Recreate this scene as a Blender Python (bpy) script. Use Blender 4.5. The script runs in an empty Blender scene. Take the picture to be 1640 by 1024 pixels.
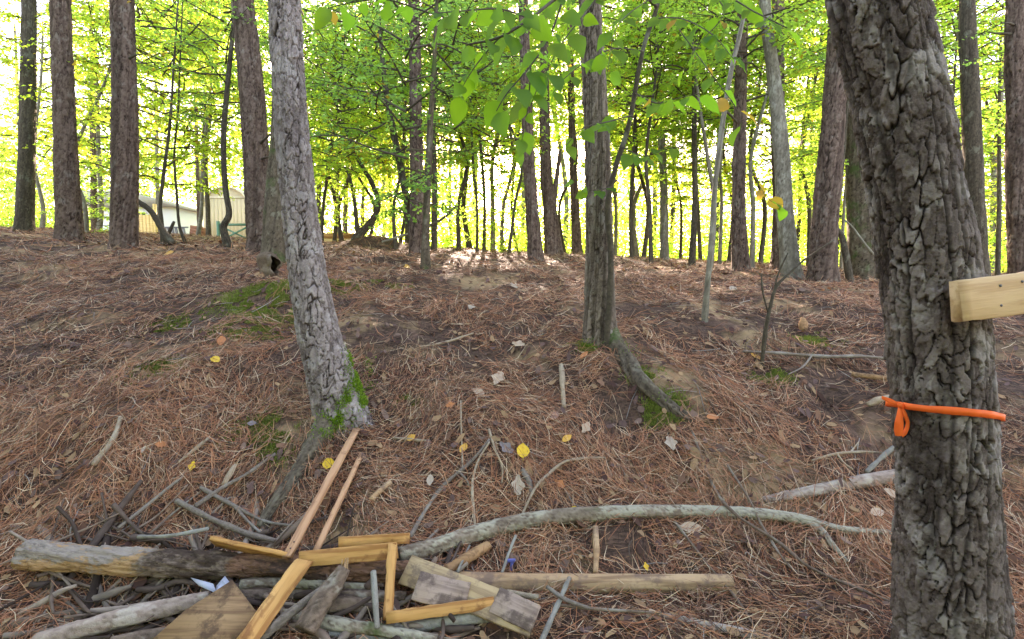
import bpy, math, random
import numpy as np
from mathutils import Vector, Matrix

# ------------------------------------------------------------------ camera, world, sun, exposure
sc = bpy.context.scene
col = sc.collection
FPX, PITCH = 800.0, math.radians(4.0)          # focal length in pixels of the 1640 wide frame
EYE = np.array([0.0, 0.0, 1.6])
CA, SA = math.cos(PITCH), math.sin(PITCH)
cam_data = bpy.data.cameras.new('camera')
cam = bpy.data.objects.new('camera', cam_data)
col.objects.link(cam)
cam_data.sensor_width = 36.0
cam_data.sensor_fit = 'HORIZONTAL'
cam_data.lens = 36.0 * FPX / 1640.0
cam_data.clip_start = 0.05
cam_data.clip_end = 2000.0
cam.location = EYE
cam.rotation_euler = (math.pi / 2 - PITCH, 0, 0)
sc.camera = cam


def ray(px, py):
    a, b = (px - 820.0) / FPX, -(py - 512.0) / FPX
    return np.array([a, CA + b * SA, -SA + b * CA])


SUN_DIR = Vector(ray(785, 178)).normalized()
SUN_EL = math.asin(SUN_DIR.z)
SUN_AZ = math.atan2(SUN_DIR.x, SUN_DIR.y)
world = bpy.data.worlds.new('World')
sc.world = world
world.use_nodes = True
wn = world.node_tree
bg = wn.nodes['Background']
sky = wn.nodes.new('ShaderNodeTexSky')
sky.sky_type = 'NISHITA'
sky.sun_disc = False
sky.sun_elevation = SUN_EL
sky.sun_rotation = SUN_AZ
sky.air_density = 1.0
sky.dust_density = 1.2
wn.links.new(sky.outputs[0], bg.inputs[0])
bg.inputs[1].default_value = 0.15
sun_data = bpy.data.lights.new('sun', 'SUN')
sun_data.energy = 5.0
sun_data.angle = math.radians(0.5)
sun_data.color = (1.0, 0.93, 0.82)
sun = bpy.data.objects.new('sun', sun_data)
col.objects.link(sun)
sun.rotation_euler = SUN_DIR.to_track_quat('Z', 'Y').to_euler()
sc.view_settings.view_transform = 'Standard'
sc.view_settings.look = 'None'
sc.view_settings.gamma = 1.0
sc.view_settings.use_curve_mapping = False
sc.view_settings.exposure = 3.35
sc.view_settings.use_white_balance = True      # the camera balanced for open shade
sc.view_settings.white_balance_temperature = 8100
sc.view_settings.white_balance_tint = 27
sc.render.engine = 'CYCLES'
cy = sc.cycles
cy.max_bounces = 7
cy.diffuse_bounces = 4
cy.glossy_bounces = 2
cy.transmission_bounces = 5
cy.sample_clamp_indirect = 6.0
cy.use_denoising = True
cy.denoising_prefilter = 'ACCURATE'
cy.use_adaptive_sampling = False

# ------------------------------------------------------------------ numeric helpers
rng = np.random.default_rng(11)


def hash2(ix, iy, seed):
    h = (ix.astype(np.int64) * 374761393 + iy.astype(np.int64) * 668265263 + seed * 974634777) & 0xffffffff
    h = ((h ^ (h >> 13)) * 1274126177) & 0xffffffff
    h = ((h ^ (h >> 16)) * 2246822519) & 0xffffffff
    h = h ^ (h >> 15)
    return h / 4294967296.0


def vnoise(x, y, seed=0):
    x = np.asarray(x, float); y = np.asarray(y, float)
    ix, iy = np.floor(x), np.floor(y)
    fx, fy = x - ix, y - iy
    fx = fx * fx * (3 - 2 * fx); fy = fy * fy * (3 - 2 * fy)
    a, b = hash2(ix, iy, seed), hash2(ix + 1, iy, seed)
    c, d = hash2(ix, iy + 1, seed), hash2(ix + 1, iy + 1, seed)
    return ((a * (1 - fx) + b * fx) * (1 - fy) + (c * (1 - fx) + d * fx) * fy) * 2 - 1


def fbm(x, y, seed=0, octaves=3):
    s, a, t = 0.0, 1.0, 0.0
    for k in range(octaves):
        s = s + a * vnoise(np.asarray(x) * 2 ** k + 17.3 * k, np.asarray(y) * 2 ** k - 9.1 * k, seed + k)
        t += a; a *= 0.5
    return s / t


def sstep(a, b, x):
    t = np.clip((np.asarray(x, float) - a) / (b - a), 0, 1)
    return t * t * (3 - 2 * t)


def unit(v):
    v = np.asarray(v, float)
    return v / np.maximum(np.linalg.norm(v, axis=-1, keepdims=True), 1e-9)


# ------------------------------------------------------------------ the lie of the land
PY = np.array([-40, 0.0, 1.7, 2.3, 2.8, 3.5, 4.4, 5.5, 6.5, 8, 11, 14, 17, 22, 30, 60, 900])
PZ = np.array([-0.6, 0.0, 0.0, 0.09, 0.30, 0.68, 1.05, 1.38, 1.62, 1.89, 2.20, 2.50, 2.66, 2.55, 2.2, 0.6, -30])


def land(x, y):
    """height of the bare ground"""
    x = np.asarray(x, float); y = np.asarray(y, float)
    yy = y + 0.25 * vnoise(x * 0.45, y * 0.3, 5) * sstep(1.5, 3, y)
    z = np.interp(yy, PY, PZ)
    z = z - 0.048 * np.clip(x, -14, 14) * sstep(5.0, 8.0, y)
    left = sstep(-5, -12, x) * sstep(14, 24, y)
    z = z + left * np.clip((y - 15) * 0.075, 0, 1.6) + left * np.clip(y - 24, 0, 20) * 0.07
    near = 1 - sstep(9, 14, y)
    z = z + 0.085 * fbm(x * 1.5, y * 1.5, 21, 2) * sstep(1.4, 2.4, y) * (0.5 + 0.5 * near)
    z = z + 0.030 * fbm(x * 4.5, y * 4.5, 31, 2) * near
    # turf brow beside the left pine, hummock at the right, burrow
    z = z + 0.16 * np.exp(-(((x + 2.55) / 0.55) ** 2 + ((y - 5.55) / 0.35) ** 2))
    z = z + 0.10 * np.exp(-(((x - 1.25) / 0.5) ** 2 + ((y - 3.75) / 0.3) ** 2))
    z = z + 0.10 * np.exp(-(((x - 0.85) / 0.45) ** 2 + ((y - 4.3) / 0.35) ** 2))
    z = z + 0.30 * np.exp(-(((x + 3.35) / 0.7) ** 2 + ((y - 12.6) / 0.5) ** 2))
    z = z - 0.16 * np.exp(-(((x - 2.36) / 0.10) ** 2 + ((y - 3.66) / 0.09) ** 2))
    return z


def W(px, py, d):
    r = ray(px, py)
    return EYE + r * (d / r[1])


def L(px, py, lift=0.0):
    """where the sight line of a picture point meets the ground (raised by lift)"""
    r = ray(px, py)
    t = np.concatenate([np.arange(1.0, 9, 0.01), np.arange(9, 60, 0.05)])
    p = EYE[None] + r[None] * t[:, None]
    below = p[:, 2] <= land(p[:, 0], p[:, 1]) + lift
    i = int(np.argmax(below)) if below.any() else len(t) - 1
    return p[i]


def on_land(p, lift=0.0):
    return np.array([p[0], p[1], float(land(p[0], p[1])) + lift])


# ------------------------------------------------------------------ mesh and object helpers
def mesh(name, V, faces, mat=None, attr=None, smooth=False):
    """faces: list of (n,k) integer arrays"""
    me = bpy.data.meshes.new(name)
    V = np.ascontiguousarray(V, dtype=np.float32)
    me.vertices.add(len(V))
    me.vertices.foreach_set('co', V.ravel())
    faces = [np.asarray(f, dtype=np.int32) for f in faces if len(f)]
    idx = np.concatenate([f.ravel() for f in faces])
    cnt = np.concatenate([np.full(len(f), f.shape[1], np.int32) for f in faces])
    me.loops.add(len(idx))
    me.loops.foreach_set('vertex_index', idx)
    me.polygons.add(len(cnt))
    me.polygons.foreach_set('loop_start', np.concatenate([[0], np.cumsum(cnt)[:-1]]).astype(np.int32))
    me.update(calc_edges=True)
    if smooth:
        me.polygons.foreach_set('use_smooth', np.ones(len(cnt), dtype=bool))
    if attr is not None:
        a = me.attributes.new('col', 'FLOAT_COLOR', 'POINT')
        c = np.ones((len(V), 4), np.float32)
        c[:, :3] = attr
        a.data.foreach_set('color', c.ravel())
    if mat is not None:
        me.materials.append(mat)
    return me


def obj(name, me, parent=None, kind=None):
    o = bpy.data.objects.new(name, me)
    col.objects.link(o)
    o.parent = parent
    if kind:
        o['kind'] = kind
    return o


def tag(o, label=None, cat=None, group=None, kind=None):
    for k, v in (('label', label), ('category', cat), ('group', group), ('kind', kind)):
        if v:
            o[k] = v
    return o


def thing(name, label, cat, loc=(0, 0, 0), group=None):
    o = bpy.data.objects.new(name, None)
    col.objects.link(o)
    o.location = loc
    o.empty_display_size = 0.1
    return tag(o, label, cat, group)


class MB:
    """collects pieces of ONE mesh"""
    def __init__(s):
        s.V, s.F, s.A, s.n = [], [], [], 0

    def add(s, V, faces, attr=None):
        V = np.asarray(V, float)
        s.V.append(V)
        for f in faces:
            s.F.append(np.asarray(f) + s.n)
        s.A.append(np.tile([1.0, 0.5, 0.5], (len(V), 1)) if attr is None else np.broadcast_to(attr, (len(V), 3)))
        s.n += len(V)

    def mesh(s, name, mat, base=(0, 0, 0), smooth=False):
        by = {}
        for f in s.F:
            if len(f):
                by.setdefault(f.shape[1], []).append(f)
        return mesh(name, np.concatenate(s.V) - np.asarray(base), [np.concatenate(v) for v in by.values()], mat, np.concatenate(s.A), smooth)

    def build(s, name, mat, parent=None, base=(0, 0, 0), smooth=False):
        return obj(name, s.mesh(name, mat, base, smooth), parent)


BOXF = np.array([[0, 3, 2, 1], [4, 5, 6, 7], [0, 1, 5, 4], [1, 2, 6, 5], [2, 3, 7, 6], [3, 0, 4, 7]])


def box(x0, x1, y0, y1, z0, z1):
    V = np.array([[x0, y0, z0], [x1, y0, z0], [x1, y1, z0], [x0, y1, z0], [x0, y0, z1], [x1, y0, z1], [x1, y1, z1], [x0, y1, z1]], float)
    return V, [BOXF]


def spline(P, n=None, s=None):
    """Catmull-Rom through P, resampled by arc length; returns points and their parameter in 0..len(P)-1"""
    P = np.asarray(P, float)
    if len(P) == 2:
        P = np.array([P[0], (P[0] + P[1]) / 2, P[1]])
        two = True
    else:
        two = False
    Q = np.vstack([2 * P[0] - P[1], P, 2 * P[-1] - P[-2]])
    m = len(P) - 1
    u = np.linspace(0, m, 40 * m + 1)
    i = np.minimum(u.astype(int), m - 1)
    t = (u - i)[:, None]
    a, b, c, d = Q[i], Q[i + 1], Q[i + 2], Q[i + 3]
    X = 0.5 * (2 * b + (c - a) * t + (2 * a - 5 * b + 4 * c - d) * t ** 2 + (3 * b - a - 3 * c + d) * t ** 3)
    al = np.concatenate([[0], np.cumsum(np.linalg.norm(np.diff(X, axis=0), axis=1))])
    if s is None:
        s = np.linspace(0, al[-1], n)
    s = np.clip(s, 0, al[-1])
    out = np.stack([np.interp(s, al, X[:, k]) for k in range(3)], 1)
    par = np.interp(s, al, u)
    return out, (par / 2 if two else par), s


def arclen(P):
    P = np.asarray(P, float)
    return float(np.linalg.norm(np.diff(P, axis=0), axis=1).sum())


def frames(C):
    T = unit(np.gradient(C, axis=0))
    m = np.abs(T.mean(0))
    ref = np.eye(3)[int(np.argmin(m))]
    U = unit(ref[None] - (T @ ref)[:, None] * T)
    return T, U, np.cross(T, U)


def grid_faces(rows, n):
    i = np.arange(rows - 1)[:, None] * n
    j = np.arange(n)[None]
    k = (j + 1) % n
    return np.stack([i + j, i + k, i + n + k, i + n + j], -1).reshape(-1, 4)


def cells(u, v, nu, seed, jitter=0.8):
    """cellular noise, periodic in u with nu cells; returns F2-F1 and the cell's random values"""
    iu, iv = np.floor(u), np.floor(v)
    f1 = np.full(u.shape, 9.0); f2 = np.full(u.shape, 9.0)
    cid = np.zeros(u.shape); cu = np.zeros(u.shape); cv = np.zeros(u.shape)
    for a in (-1, 0, 1):
        for b in (-1, 0, 1):
            gu, gv = iu + a, iv + b
            hu = np.mod(gu, nu)
            off = 0.5 * np.mod(gv, 2)
            px = gu + 0.25 + off * 0.5 + (hash2(hu, gv, seed) - 0.5) * jitter
            py = gv + 0.5 + (hash2(hu, gv, seed + 1) - 0.5) * jitter
            dx, dy = u - px, v - py
            d = (np.abs(dx) ** 2.6 + np.abs(dy) ** 2.6) ** (1 / 2.6)
            closer = d < f1
            f2 = np.where(closer, f1, np.minimum(f2, d))
            cid = np.where(closer, hash2(hu, gv, seed + 2), cid)
            cu = np.where(closer, dx, cu); cv = np.where(closer, dy, cv)
            f1 = np.where(closer, d, f1)
    return f2 - f1, cid, cu, cv


def bark_tube(P, R, nth, dense, cell, depth, seed, top=None, coarse=0.08, flare=None, fade_top=False, cap=True, lump=0.03, furrows=.5):
    """a trunk or log with real bark plates. P points, R radii at them; dense = row step (up to arc length top, then coarse);
    cell = (plate width, plate height) in metres; depth = plate relief"""
    total = arclen(P) * 1.02
    if top is None or top > total:
        s = np.arange(0, total, dense)
    else:
        s = np.concatenate([np.arange(0, top, dense), np.arange(top, total, coarse)])
    C, par, s = spline(P, s=s)
    keep = np.concatenate([[True], np.diff(s) > 1e-6])
    C, par, s = C[keep], par[keep], s[keep]
    r = np.interp(par, np.arange(len(R)), R)
    T, U, V = frames(C)
    th = np.arange(nth) / nth * 2 * np.pi
    S, TH = np.meshgrid(s, th, indexing='ij')
    rr = np.repeat(r[:, None], nth, 1)
    nu = max(4, int(round(2 * np.pi * float(np.mean(R)) / cell[0])))
    u0 = TH / (2 * np.pi) * nu
    v0 = S / cell[1]
    wx, wy = np.cos(TH) * 2.2, np.sin(TH) * 2.2
    w1 = fbm(wx * 1.3 + v0 * 0.35, wy * 1.3 + v0 * 0.8, seed + 7, 2)
    w2 = fbm(wx * 1.7 - 31, wy * 1.7 + v0 * 1.3, seed + 8, 2)
    w3 = fbm(wx * nu * .15 + 7, wy * nu * .15 + v0 * 2.2, seed + 9, 3)
    w4 = fbm(wx * nu * .15 - 19, wy * nu * .15 + v0 * 2.2, seed + 19, 3)
    e, cid, cu, cv = cells(u0 + 0.75 * w1 + 0.26 * w3, v0 + 0.85 * w2 + 0.26 * w4, nu, seed, 1.0)
    wide = 0.05 + 0.20 * sstep(-.1, .7, fbm(wx * 1.1 + 3, wy * 1.1 + v0 * .5, seed + 21, 2))
    plate = sstep(0.0, 1.0, e / wide)
    furrow = sstep(0.0, 0.22, np.abs(fbm(wx * nu * .07 + .25 * w3, wy * nu * .07 + v0 * .13, seed + 23, 2)))
    strength = 0.55 + 0.45 * sstep(-.35, .15, fbm(wx * nu * .06 - 8, wy * nu * .06 + v0 * .45, seed + 27, 2))
    plate = 1 - (1 - plate) * strength
    plate = plate * (1 - furrows + furrows * furrow)
    e2, cid2, _, cv2 = cells(u0 * 2 + 0.8 * w4, v0 * 2.1 + 0.8 * w3, nu * 2, seed + 40, 1.0)
    flake = sstep(0.0, 0.07, e2)
    fine = fbm(wx * nu * .4, wy * nu * .4 + v0 * 5, seed + 29, 3)
    h = depth * (plate * (0.55 + 0.40 * cid) + plate * (0.10 * flake + 0.26 * (cid2 - 0.5) - 0.10 * cv2) - 0.22 * plate * cv * (cid - 0.2) + 0.20 * fine - 0.7)
    h = h + lump * rr * fbm(wx * 0.8 + 5, wy * 0.8 + S * 1.3 / max(0.1, 4 * float(np.mean(R))), seed + 3, 2)
    rr = rr + h
    if flare is not None:
        rr = rr + flare(TH, S)
    X = C[:, None] + rr[..., None] * (np.cos(TH)[..., None] * U[:, None] + np.sin(TH)[..., None] * V[:, None])
    n = len(s)
    F = [grid_faces(n, nth)]
    VV = X.reshape(-1, 3)
    A = np.stack([plate, cid, cid2], -1).reshape(-1, 3)
    if cap:
        VV = np.vstack([VV, C[0] - T[0] * r[0] * 0.05, C[-1] + T[-1] * r[-1] * 0.05])
        A = np.vstack([A, [[0.0, .5, .5], [0.0, .5, .5]]])
        j = np.arange(nth); k = (j + 1) % nth
        b = n * nth
        F.append(np.stack([k, j, np.full(nth, b)], 1))
        F.append(np.stack([(n - 1) * nth + j, (n - 1) * nth + k, np.full(nth, b + 1)], 1))
    return VV, F, A


def tube(P, R, n=8, step=0.03, rough=0.08, seed=0):
    rows = max(4, int(arclen(P) / step) + 1)
    C, par, s = spline(P, n=rows)
    r = np.interp(par, np.arange(len(R)), R)
    T, U, V = frames(C)
    th = np.arange(n) / n * 2 * np.pi
    S, TH = np.meshgrid(s, th, indexing='ij')
    rr = r[:, None] * (1 + rough * fbm(np.cos(TH) * 1.5 + S * 9, np.sin(TH) * 1.5 + seed, seed, 2) + rough * 1.2 * vnoise(S * 14, 0 * S + seed, seed + 4))
    X = C[:, None] + rr[..., None] * (np.cos(TH)[..., None] * U[:, None] + np.sin(TH)[..., None] * V[:, None])
    VV = np.vstack([X.reshape(-1, 3), C[0] - T[0] * r[0] * .3, C[-1] + T[-1] * r[-1] * .3])
    j = np.arange(n); k = (j + 1) % n; b = rows * n
    F = [grid_faces(rows, n), np.stack([k, j, np.full(n, b)], 1), np.stack([(rows - 1) * n + j, (rows - 1) * n + k, np.full(n, b + 1)], 1)]
    A = np.stack([np.ones(len(VV)), np.full(len(VV), hash2(np.array(seed), np.array(3), 5)), np.full(len(VV), .5)], 1)
    return VV, F, A


def leaf_quads(B, D, N, Ln, Wd, fold=0.22):
    """folded pointed leaves, two triangles each: base B, direction D, face normal N"""
    D = unit(D); S = unit(np.cross(D, N)); N = np.cross(S, D)
    mid = B + D * (Ln * 0.45)[:, None]
    up = N * (Wd * fold)[:, None]
    V = np.stack([B, mid + S * (Wd * .5)[:, None] + up, B + D * Ln[:, None] - N * (Ln * .10)[:, None], mid - S * (Wd * .5)[:, None] + up], 1).reshape(-1, 3)
    i = np.arange(len(B))[:, None] * 4
    return V, [np.concatenate([i + [0, 1, 2], i + [0, 2, 3]]).reshape(-1, 3)]


# ------------------------------------------------------------------ materials
def new_mat(name):
    m = bpy.data.materials.new(name)
    m.use_nodes = True
    nt = m.node_tree
    nt.nodes.clear()
    out = nt.nodes.new('ShaderNodeOutputMaterial')
    return m, nt, out


class N:
    def __init__(s, nt):
        s.nt = nt

    def n(s, t, **kw):
        nd = s.nt.nodes.new(t)
        for k, v in kw.items():
            setattr(nd, k, v)
        return nd

    def put(s, sock, v):
        if v is None:
            return
        if hasattr(v, 'is_output') or isinstance(v, bpy.types.NodeSocket):
            s.nt.links.new(v, sock)
        elif isinstance(v, (tuple, list)) and len(v) == 3 and sock.type == 'RGBA':
            sock.default_value = (*v, 1)
        else:
            sock.default_value = v

    def noise(s, scale, detail=3, rough=0.55, vec=None, stretch=None):
        if vec is None:
            vec = s.n('ShaderNodeTexCoord').outputs['Object']
        if stretch:
            mp = s.n('ShaderNodeMapping'); s.put(mp.inputs['Vector'], vec); mp.inputs['Scale'].default_value = stretch
            vec = mp.outputs[0]
        t = s.n('ShaderNodeTexNoise')
        s.put(t.inputs['Vector'], vec)
        t.inputs['Scale'].default_value = scale
        t.inputs['Detail'].default_value = detail
        t.inputs['Roughness'].default_value = rough
        return t.outputs['Fac']

    def mix(s, f, a, b, mode='MIX'):
        m = s.n('ShaderNodeMix', data_type='RGBA', blend_type=mode)
        s.put(m.inputs[0], f); s.put(m.inputs[6], a); s.put(m.inputs[7], b)
        return m.outputs[2]

    def math(s, op, a, b=None):
        m = s.n('ShaderNodeMath', operation=op)
        s.put(m.inputs[0], a); s.put(m.inputs[1], b)
        return m.outputs[0]

    def step(s, v, a, b):
        m = s.n('ShaderNodeMapRange', interpolation_type='SMOOTHSTEP')
        s.put(m.inputs[0], v); m.inputs[1].default_value = a; m.inputs[2].default_value = b
        return m.outputs[0]

    def attr(s):
        a = s.n('ShaderNodeAttribute', attribute_name='col')
        return a.outputs['Color']

    def sep(s, c):
        p = s.n('ShaderNodeSeparateColor'); s.put(p.inputs[0], c)
        return p.outputs

    def bsdf(s, out, color, rough=0.8, bump=None, strength=0.4, dist=0.01, spec=0.3):
        b = s.n('ShaderNodeBsdfPrincipled')
        s.put(b.inputs['Base Color'], color); s.put(b.inputs['Roughness'], rough)
        b.inputs['Specular IOR Level'].default_value = spec
        if bump is not None:
            bp = s.n('ShaderNodeBump'); bp.inputs['Strength'].default_value = strength; bp.inputs['Distance'].default_value = dist
            s.put(bp.inputs['Height'], bump); s.nt.links.new(bp.outputs[0], b.inputs['Normal'])
        s.nt.links.new(b.outputs[0], out.inputs[0])
        return b


def bark_mat(name, a, b, crack, lichen=(0.30, 0.30, 0.26), amount=0.25, fine=60, moss=0.0, rough=0.85):
    m, nt, out = new_mat(name); g = N(nt)
    a, b, crack, lichen = ((c[0] * 1.06, c[1], c[2] * .88) for c in (a, b, crack, lichen))
    r = g.sep(g.attr())
    c = g.mix(g.step(g.math('ADD', g.math('MULTIPLY', r[1], .45), g.math('MULTIPLY', r[2], .55)), .15, .85), a, b)
    n1 = g.noise(fine, 4, 0.65)
    c = g.mix(g.step(n1, 0.35, 0.7), c, g.mix(0.5, c, tuple(x * 1.35 for x in b)))
    n2 = g.noise(5, 4, 0.6)
    if amount > 0:
        c = g.mix(g.math('MULTIPLY', g.step(g.math('ADD', n2, g.math('MULTIPLY', r[2], 0.14)), 0.66 - amount * 0.3, 0.80 - amount * 0.3), 0.75), c, lichen)
    c = g.mix(r[0], crack, c)
    if moss > 0:
        c = g.mix(g.math('MULTIPLY', g.step(g.noise(3.1, 4, 0.65), 0.62 - moss * 0.3, 0.75 - moss * 0.2), 0.8), c, (0.06, 0.10, 0.025))
    g.bsdf(out, c, rough, g.math('ADD', n1, g.math('MULTIPLY', g.noise(fine * 3.2, 3, .7), .5)), 0.9, 0.009, 0.10)
    return m


def wood_mat(name, a, b, dark, stain=0.0, stain_col=(0.10, 0.08, 0.065), rough=0.65, scale=1.0):
    m, nt, out = new_mat(name); g = N(nt)
    a, b, dark, stain_col = ((c[0] * 1.08, c[1], c[2] * .9) for c in (a, b, dark, stain_col))
    tc = g.n('ShaderNodeTexCoord').outputs['Object']
    grain = g.noise(38 * scale, 4, 0.6, tc, (0.06, 1, 1))
    broad = g.noise(6 * scale, 3, 0.5, tc, (0.25, 1, 1))
    c = g.mix(g.step(broad, 0.3, 0.7), a, b)
    c = g.mix(g.math('MULTIPLY', g.step(grain, 0.45, 0.66), 0.75), c, dark)
    if stain > 0:
        sn = g.noise(9, 5, 0.7, tc)
        c = g.mix(g.math('MULTIPLY', g.step(sn, 0.62 - stain * 0.3, 0.74 - stain * 0.22), 0.8), c, stain_col)
    g.bsdf(out, c, rough, g.math('ADD', grain, g.math('MULTIPLY', broad, .5)), 0.6, 0.006, 0.12)
    return m


def leaf_mat(name, diff, trans, tfac=0.55, vary=0.35, yellow=0.0):
    """leaf colour varies by leaf (attribute) and by tree"""
    m, nt, out = new_mat(name); g = N(nt)
    r = g.sep(g.attr())
    oi = g.n('ShaderNodeObjectInfo').outputs['Random']
    k = g.math('ADD', g.math('MULTIPLY', r[0], vary), 1 - vary * 0.5)
    hue = g.math('ADD', g.math('MULTIPLY', r[1], 0.55), g.math('MULTIPLY', oi, 0.45))
    dcol = g.mix(hue, diff, (diff[0] * 1.4, diff[1] * 1.12, diff[2] * 0.9))
    tcol = g.mix(hue, trans, (min(1, trans[0] * 1.35), min(1, trans[1] * 1.1), trans[2] * 0.8))
    ymask = g.step(r[2], 0.965 - yellow, 0.97 - yellow)
    dcol = g.mix(ymask, dcol, (0.30, 0.19, 0.03))
    tcol = g.mix(ymask, tcol, (0.62, 0.42, 0.05))
    dcol = g.mix(1.0, dcol, k, 'MULTIPLY')
    d = g.n('ShaderNodeBsdfDiffuse'); g.put(d.inputs[0], dcol)
    t = g.n('ShaderNodeBsdfTranslucent'); g.put(t.inputs[0], tcol)
    gl = g.n('ShaderNodeBsdfGlossy'); gl.inputs['Roughness'].default_value = 0.38; gl.inputs[0].default_value = (0.9, 0.95, 1, 1)
    m1 = g.n('ShaderNodeMixShader'); m1.inputs[0].default_value = tfac
    nt.links.new(d.outputs[0], m1.inputs[1]); nt.links.new(t.outputs[0], m1.inputs[2])
    m2 = g.n('ShaderNodeMixShader'); m2.inputs[0].default_value = 0.012
    nt.links.new(m1.outputs[0], m2.inputs[1]); nt.links.new(gl.outputs[0], m2.inputs[2])
    nt.links.new(m2.outputs[0], out.inputs[0])
    return m


def attr_mat(name, rough=0.8, spec=0.25, trans=0.0):
    m, nt, out = new_mat(name); g = N(nt)
    c = g.attr()
    b = g.bsdf(out, c, rough, None, spec=spec)
    if trans:
        t = g.n('ShaderNodeBsdfTranslucent'); g.put(t.inputs[0], c)
        mx = g.n('ShaderNodeMixShader'); mx.inputs[0].default_value = trans
        nt.links.new(b.outputs[0], mx.inputs[1]); nt.links.new(t.outputs[0], mx.inputs[2])
        nt.links.new(mx.outputs[0], out.inputs[0])
    return m


def plain_mat(name, c, rough=0.7, vary=0.25, scale=8.0, spec=0.3):
    m, nt, out = new_mat(name); g = N(nt)
    n1 = g.noise(scale, 4, 0.6)
    cc = g.mix(n1, tuple(x * (1 - vary) for x in c), tuple(min(1, x * (1 + vary)) for x in c))
    g.bsdf(out, cc, rough, n1, 0.15, 0.003, spec)
    return m


def ground_mat():
    m, nt, out = new_mat('needle_strewn_soil'); g = N(nt)
    tc = g.n('ShaderNodeTexCoord').outputs['Object']
    big = g.noise(1.1, 4, 0.6, tc)
    mid = g.noise(6, 5, 0.65, tc)
    s1 = g.noise(55, 4, 0.7, tc, (0.22, 1, 1))
    s2 = g.noise(60, 4, 0.7, tc, (1, 0.25, 1))
    fib = g.mix(g.step(mid, 0.4, 0.6), s1, s2)
    c = g.mix(g.step(fib, 0.35, 0.68), (0.035, 0.021, 0.015), (0.15, 0.085, 0.055))
    c = g.mix(g.math('MULTIPLY', g.step(big, 0.5, 0.66), 0.75), c, (0.40, 0.265, 0.135))
    c = g.mix(g.math('MULTIPLY', g.step(g.noise(2.3, 4, .6, tc), 0.56, 0.7), 0.45), c, (0.21, 0.12, 0.085))
    g.bsdf(out, c, 0.9, g.math('ADD', fib, g.math('MULTIPLY', mid, 0.6)), 0.8, 0.02, 0.15)
    return m


M_GROUND = ground_mat()
M_NEEDLE = attr_mat('pine_straw', 0.7, 0.15)
M_LITTER = attr_mat('dead_leaf', 0.85, 0.12, 0.10)
M_MOSS = attr_mat('moss_green', 0.9, 0.1, 0.25)
M_BARK_LEFT = bark_mat('pine_bark_grey', (0.125, 0.103, 0.105), (0.285, 0.253, 0.265), (0.03, 0.021, 0.018), (0.37, 0.355, 0.375), 0.2)
M_BARK_CENTRE = bark_mat('pine_bark_olive', (0.10, 0.08, 0.065), (0.22, 0.185, 0.16), (0.025, 0.017, 0.013), (0.26, 0.25, 0.23), 0.15)
M_BARK_RIGHT = bark_mat('pine_bark_dark', (0.05, 0.037, 0.034), (0.145, 0.12, 0.116), (0.012, 0.008, 0.007), (0.28, 0.26, 0.26), 0.22, 45, 0.0)
M_BARK_RED = bark_mat('pine_bark_red', (0.07, 0.047, 0.04), (0.15, 0.11, 0.096), (0.02, 0.013, 0.010), (0.20, 0.175, 0.16), 0.12, 30)
M_BARK_GREY = bark_mat('smooth_bark_grey', (0.13, 0.125, 0.105), (0.20, 0.19, 0.165), (0.09, 0.08, 0.065), (0.30, 0.31, 0.28), 0.3, 30)
M_BARK_DARK = bark_mat('young_bark_dark', (0.05, 0.043, 0.034), (0.095, 0.082, 0.066), (0.035, 0.03, 0.024), (0.16, 0.17, 0.14), 0.12, 30)
M_BARK_MOSSY = bark_mat('mossy_bark', (0.075, 0.06, 0.045), (0.135, 0.112, 0.088), (0.03, 0.023, 0.018), (0.20, 0.20, 0.16), 0.15, 30, 0.35)
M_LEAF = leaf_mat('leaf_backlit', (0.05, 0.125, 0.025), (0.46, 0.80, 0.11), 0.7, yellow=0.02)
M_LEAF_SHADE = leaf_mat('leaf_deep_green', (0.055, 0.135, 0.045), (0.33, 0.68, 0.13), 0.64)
M_LEAF_YELLOW = leaf_mat('leaf_turning_yellow', (0.07, 0.135, 0.025), (0.54, 0.82, 0.09), 0.7, yellow=0.05)
M_LEAF_FAR = leaf_mat('leaf_far', (0.06, 0.12, 0.03), (0.29, 0.56, 0.10), 0.55, yellow=0.03)
M_LEAF_NEAR = leaf_mat('leaf_near', (0.03, 0.095, 0.016), (0.24, 0.56, 0.035), 0.55)

# ------------------------------------------------------------------ ground sheet


def spread(lo, hi, fine, a, b, ratio=1.09):
    c = list(np.arange(lo, hi, fine))
    st, x = fine, lo
    left = []
    while x > a:
        st *= ratio; x -= st; left.append(x)
    st, x = fine, c[-1]
    right = []
    while x < b:
        st *= ratio; x += st; right.append(x)
    return np.array(left[::-1] + c + right)


gx = spread(-5.2, 5.2, 0.032, -400, 400)
gy = spread(1.6, 7.6, 0.030, -30, 800)
GX, GY = np.meshgrid(gx, gy)
GZ = land(GX, GY) + 0.012 * fbm(GX * 14, GY * 14, 77, 2) * (1 - sstep(8, 12, GY))
nx = len(gx)
i = (np.arange(len(gy) - 1)[:, None] * nx + np.arange(nx - 1)[None]).ravel()
me = mesh('ground', np.stack([GX, GY, GZ], -1).reshape(-1, 3), [np.stack([i, i + 1, i + nx + 1, i + nx], 1)], M_GROUND, smooth=True)
o = obj('ground', me, kind='structure')

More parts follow.
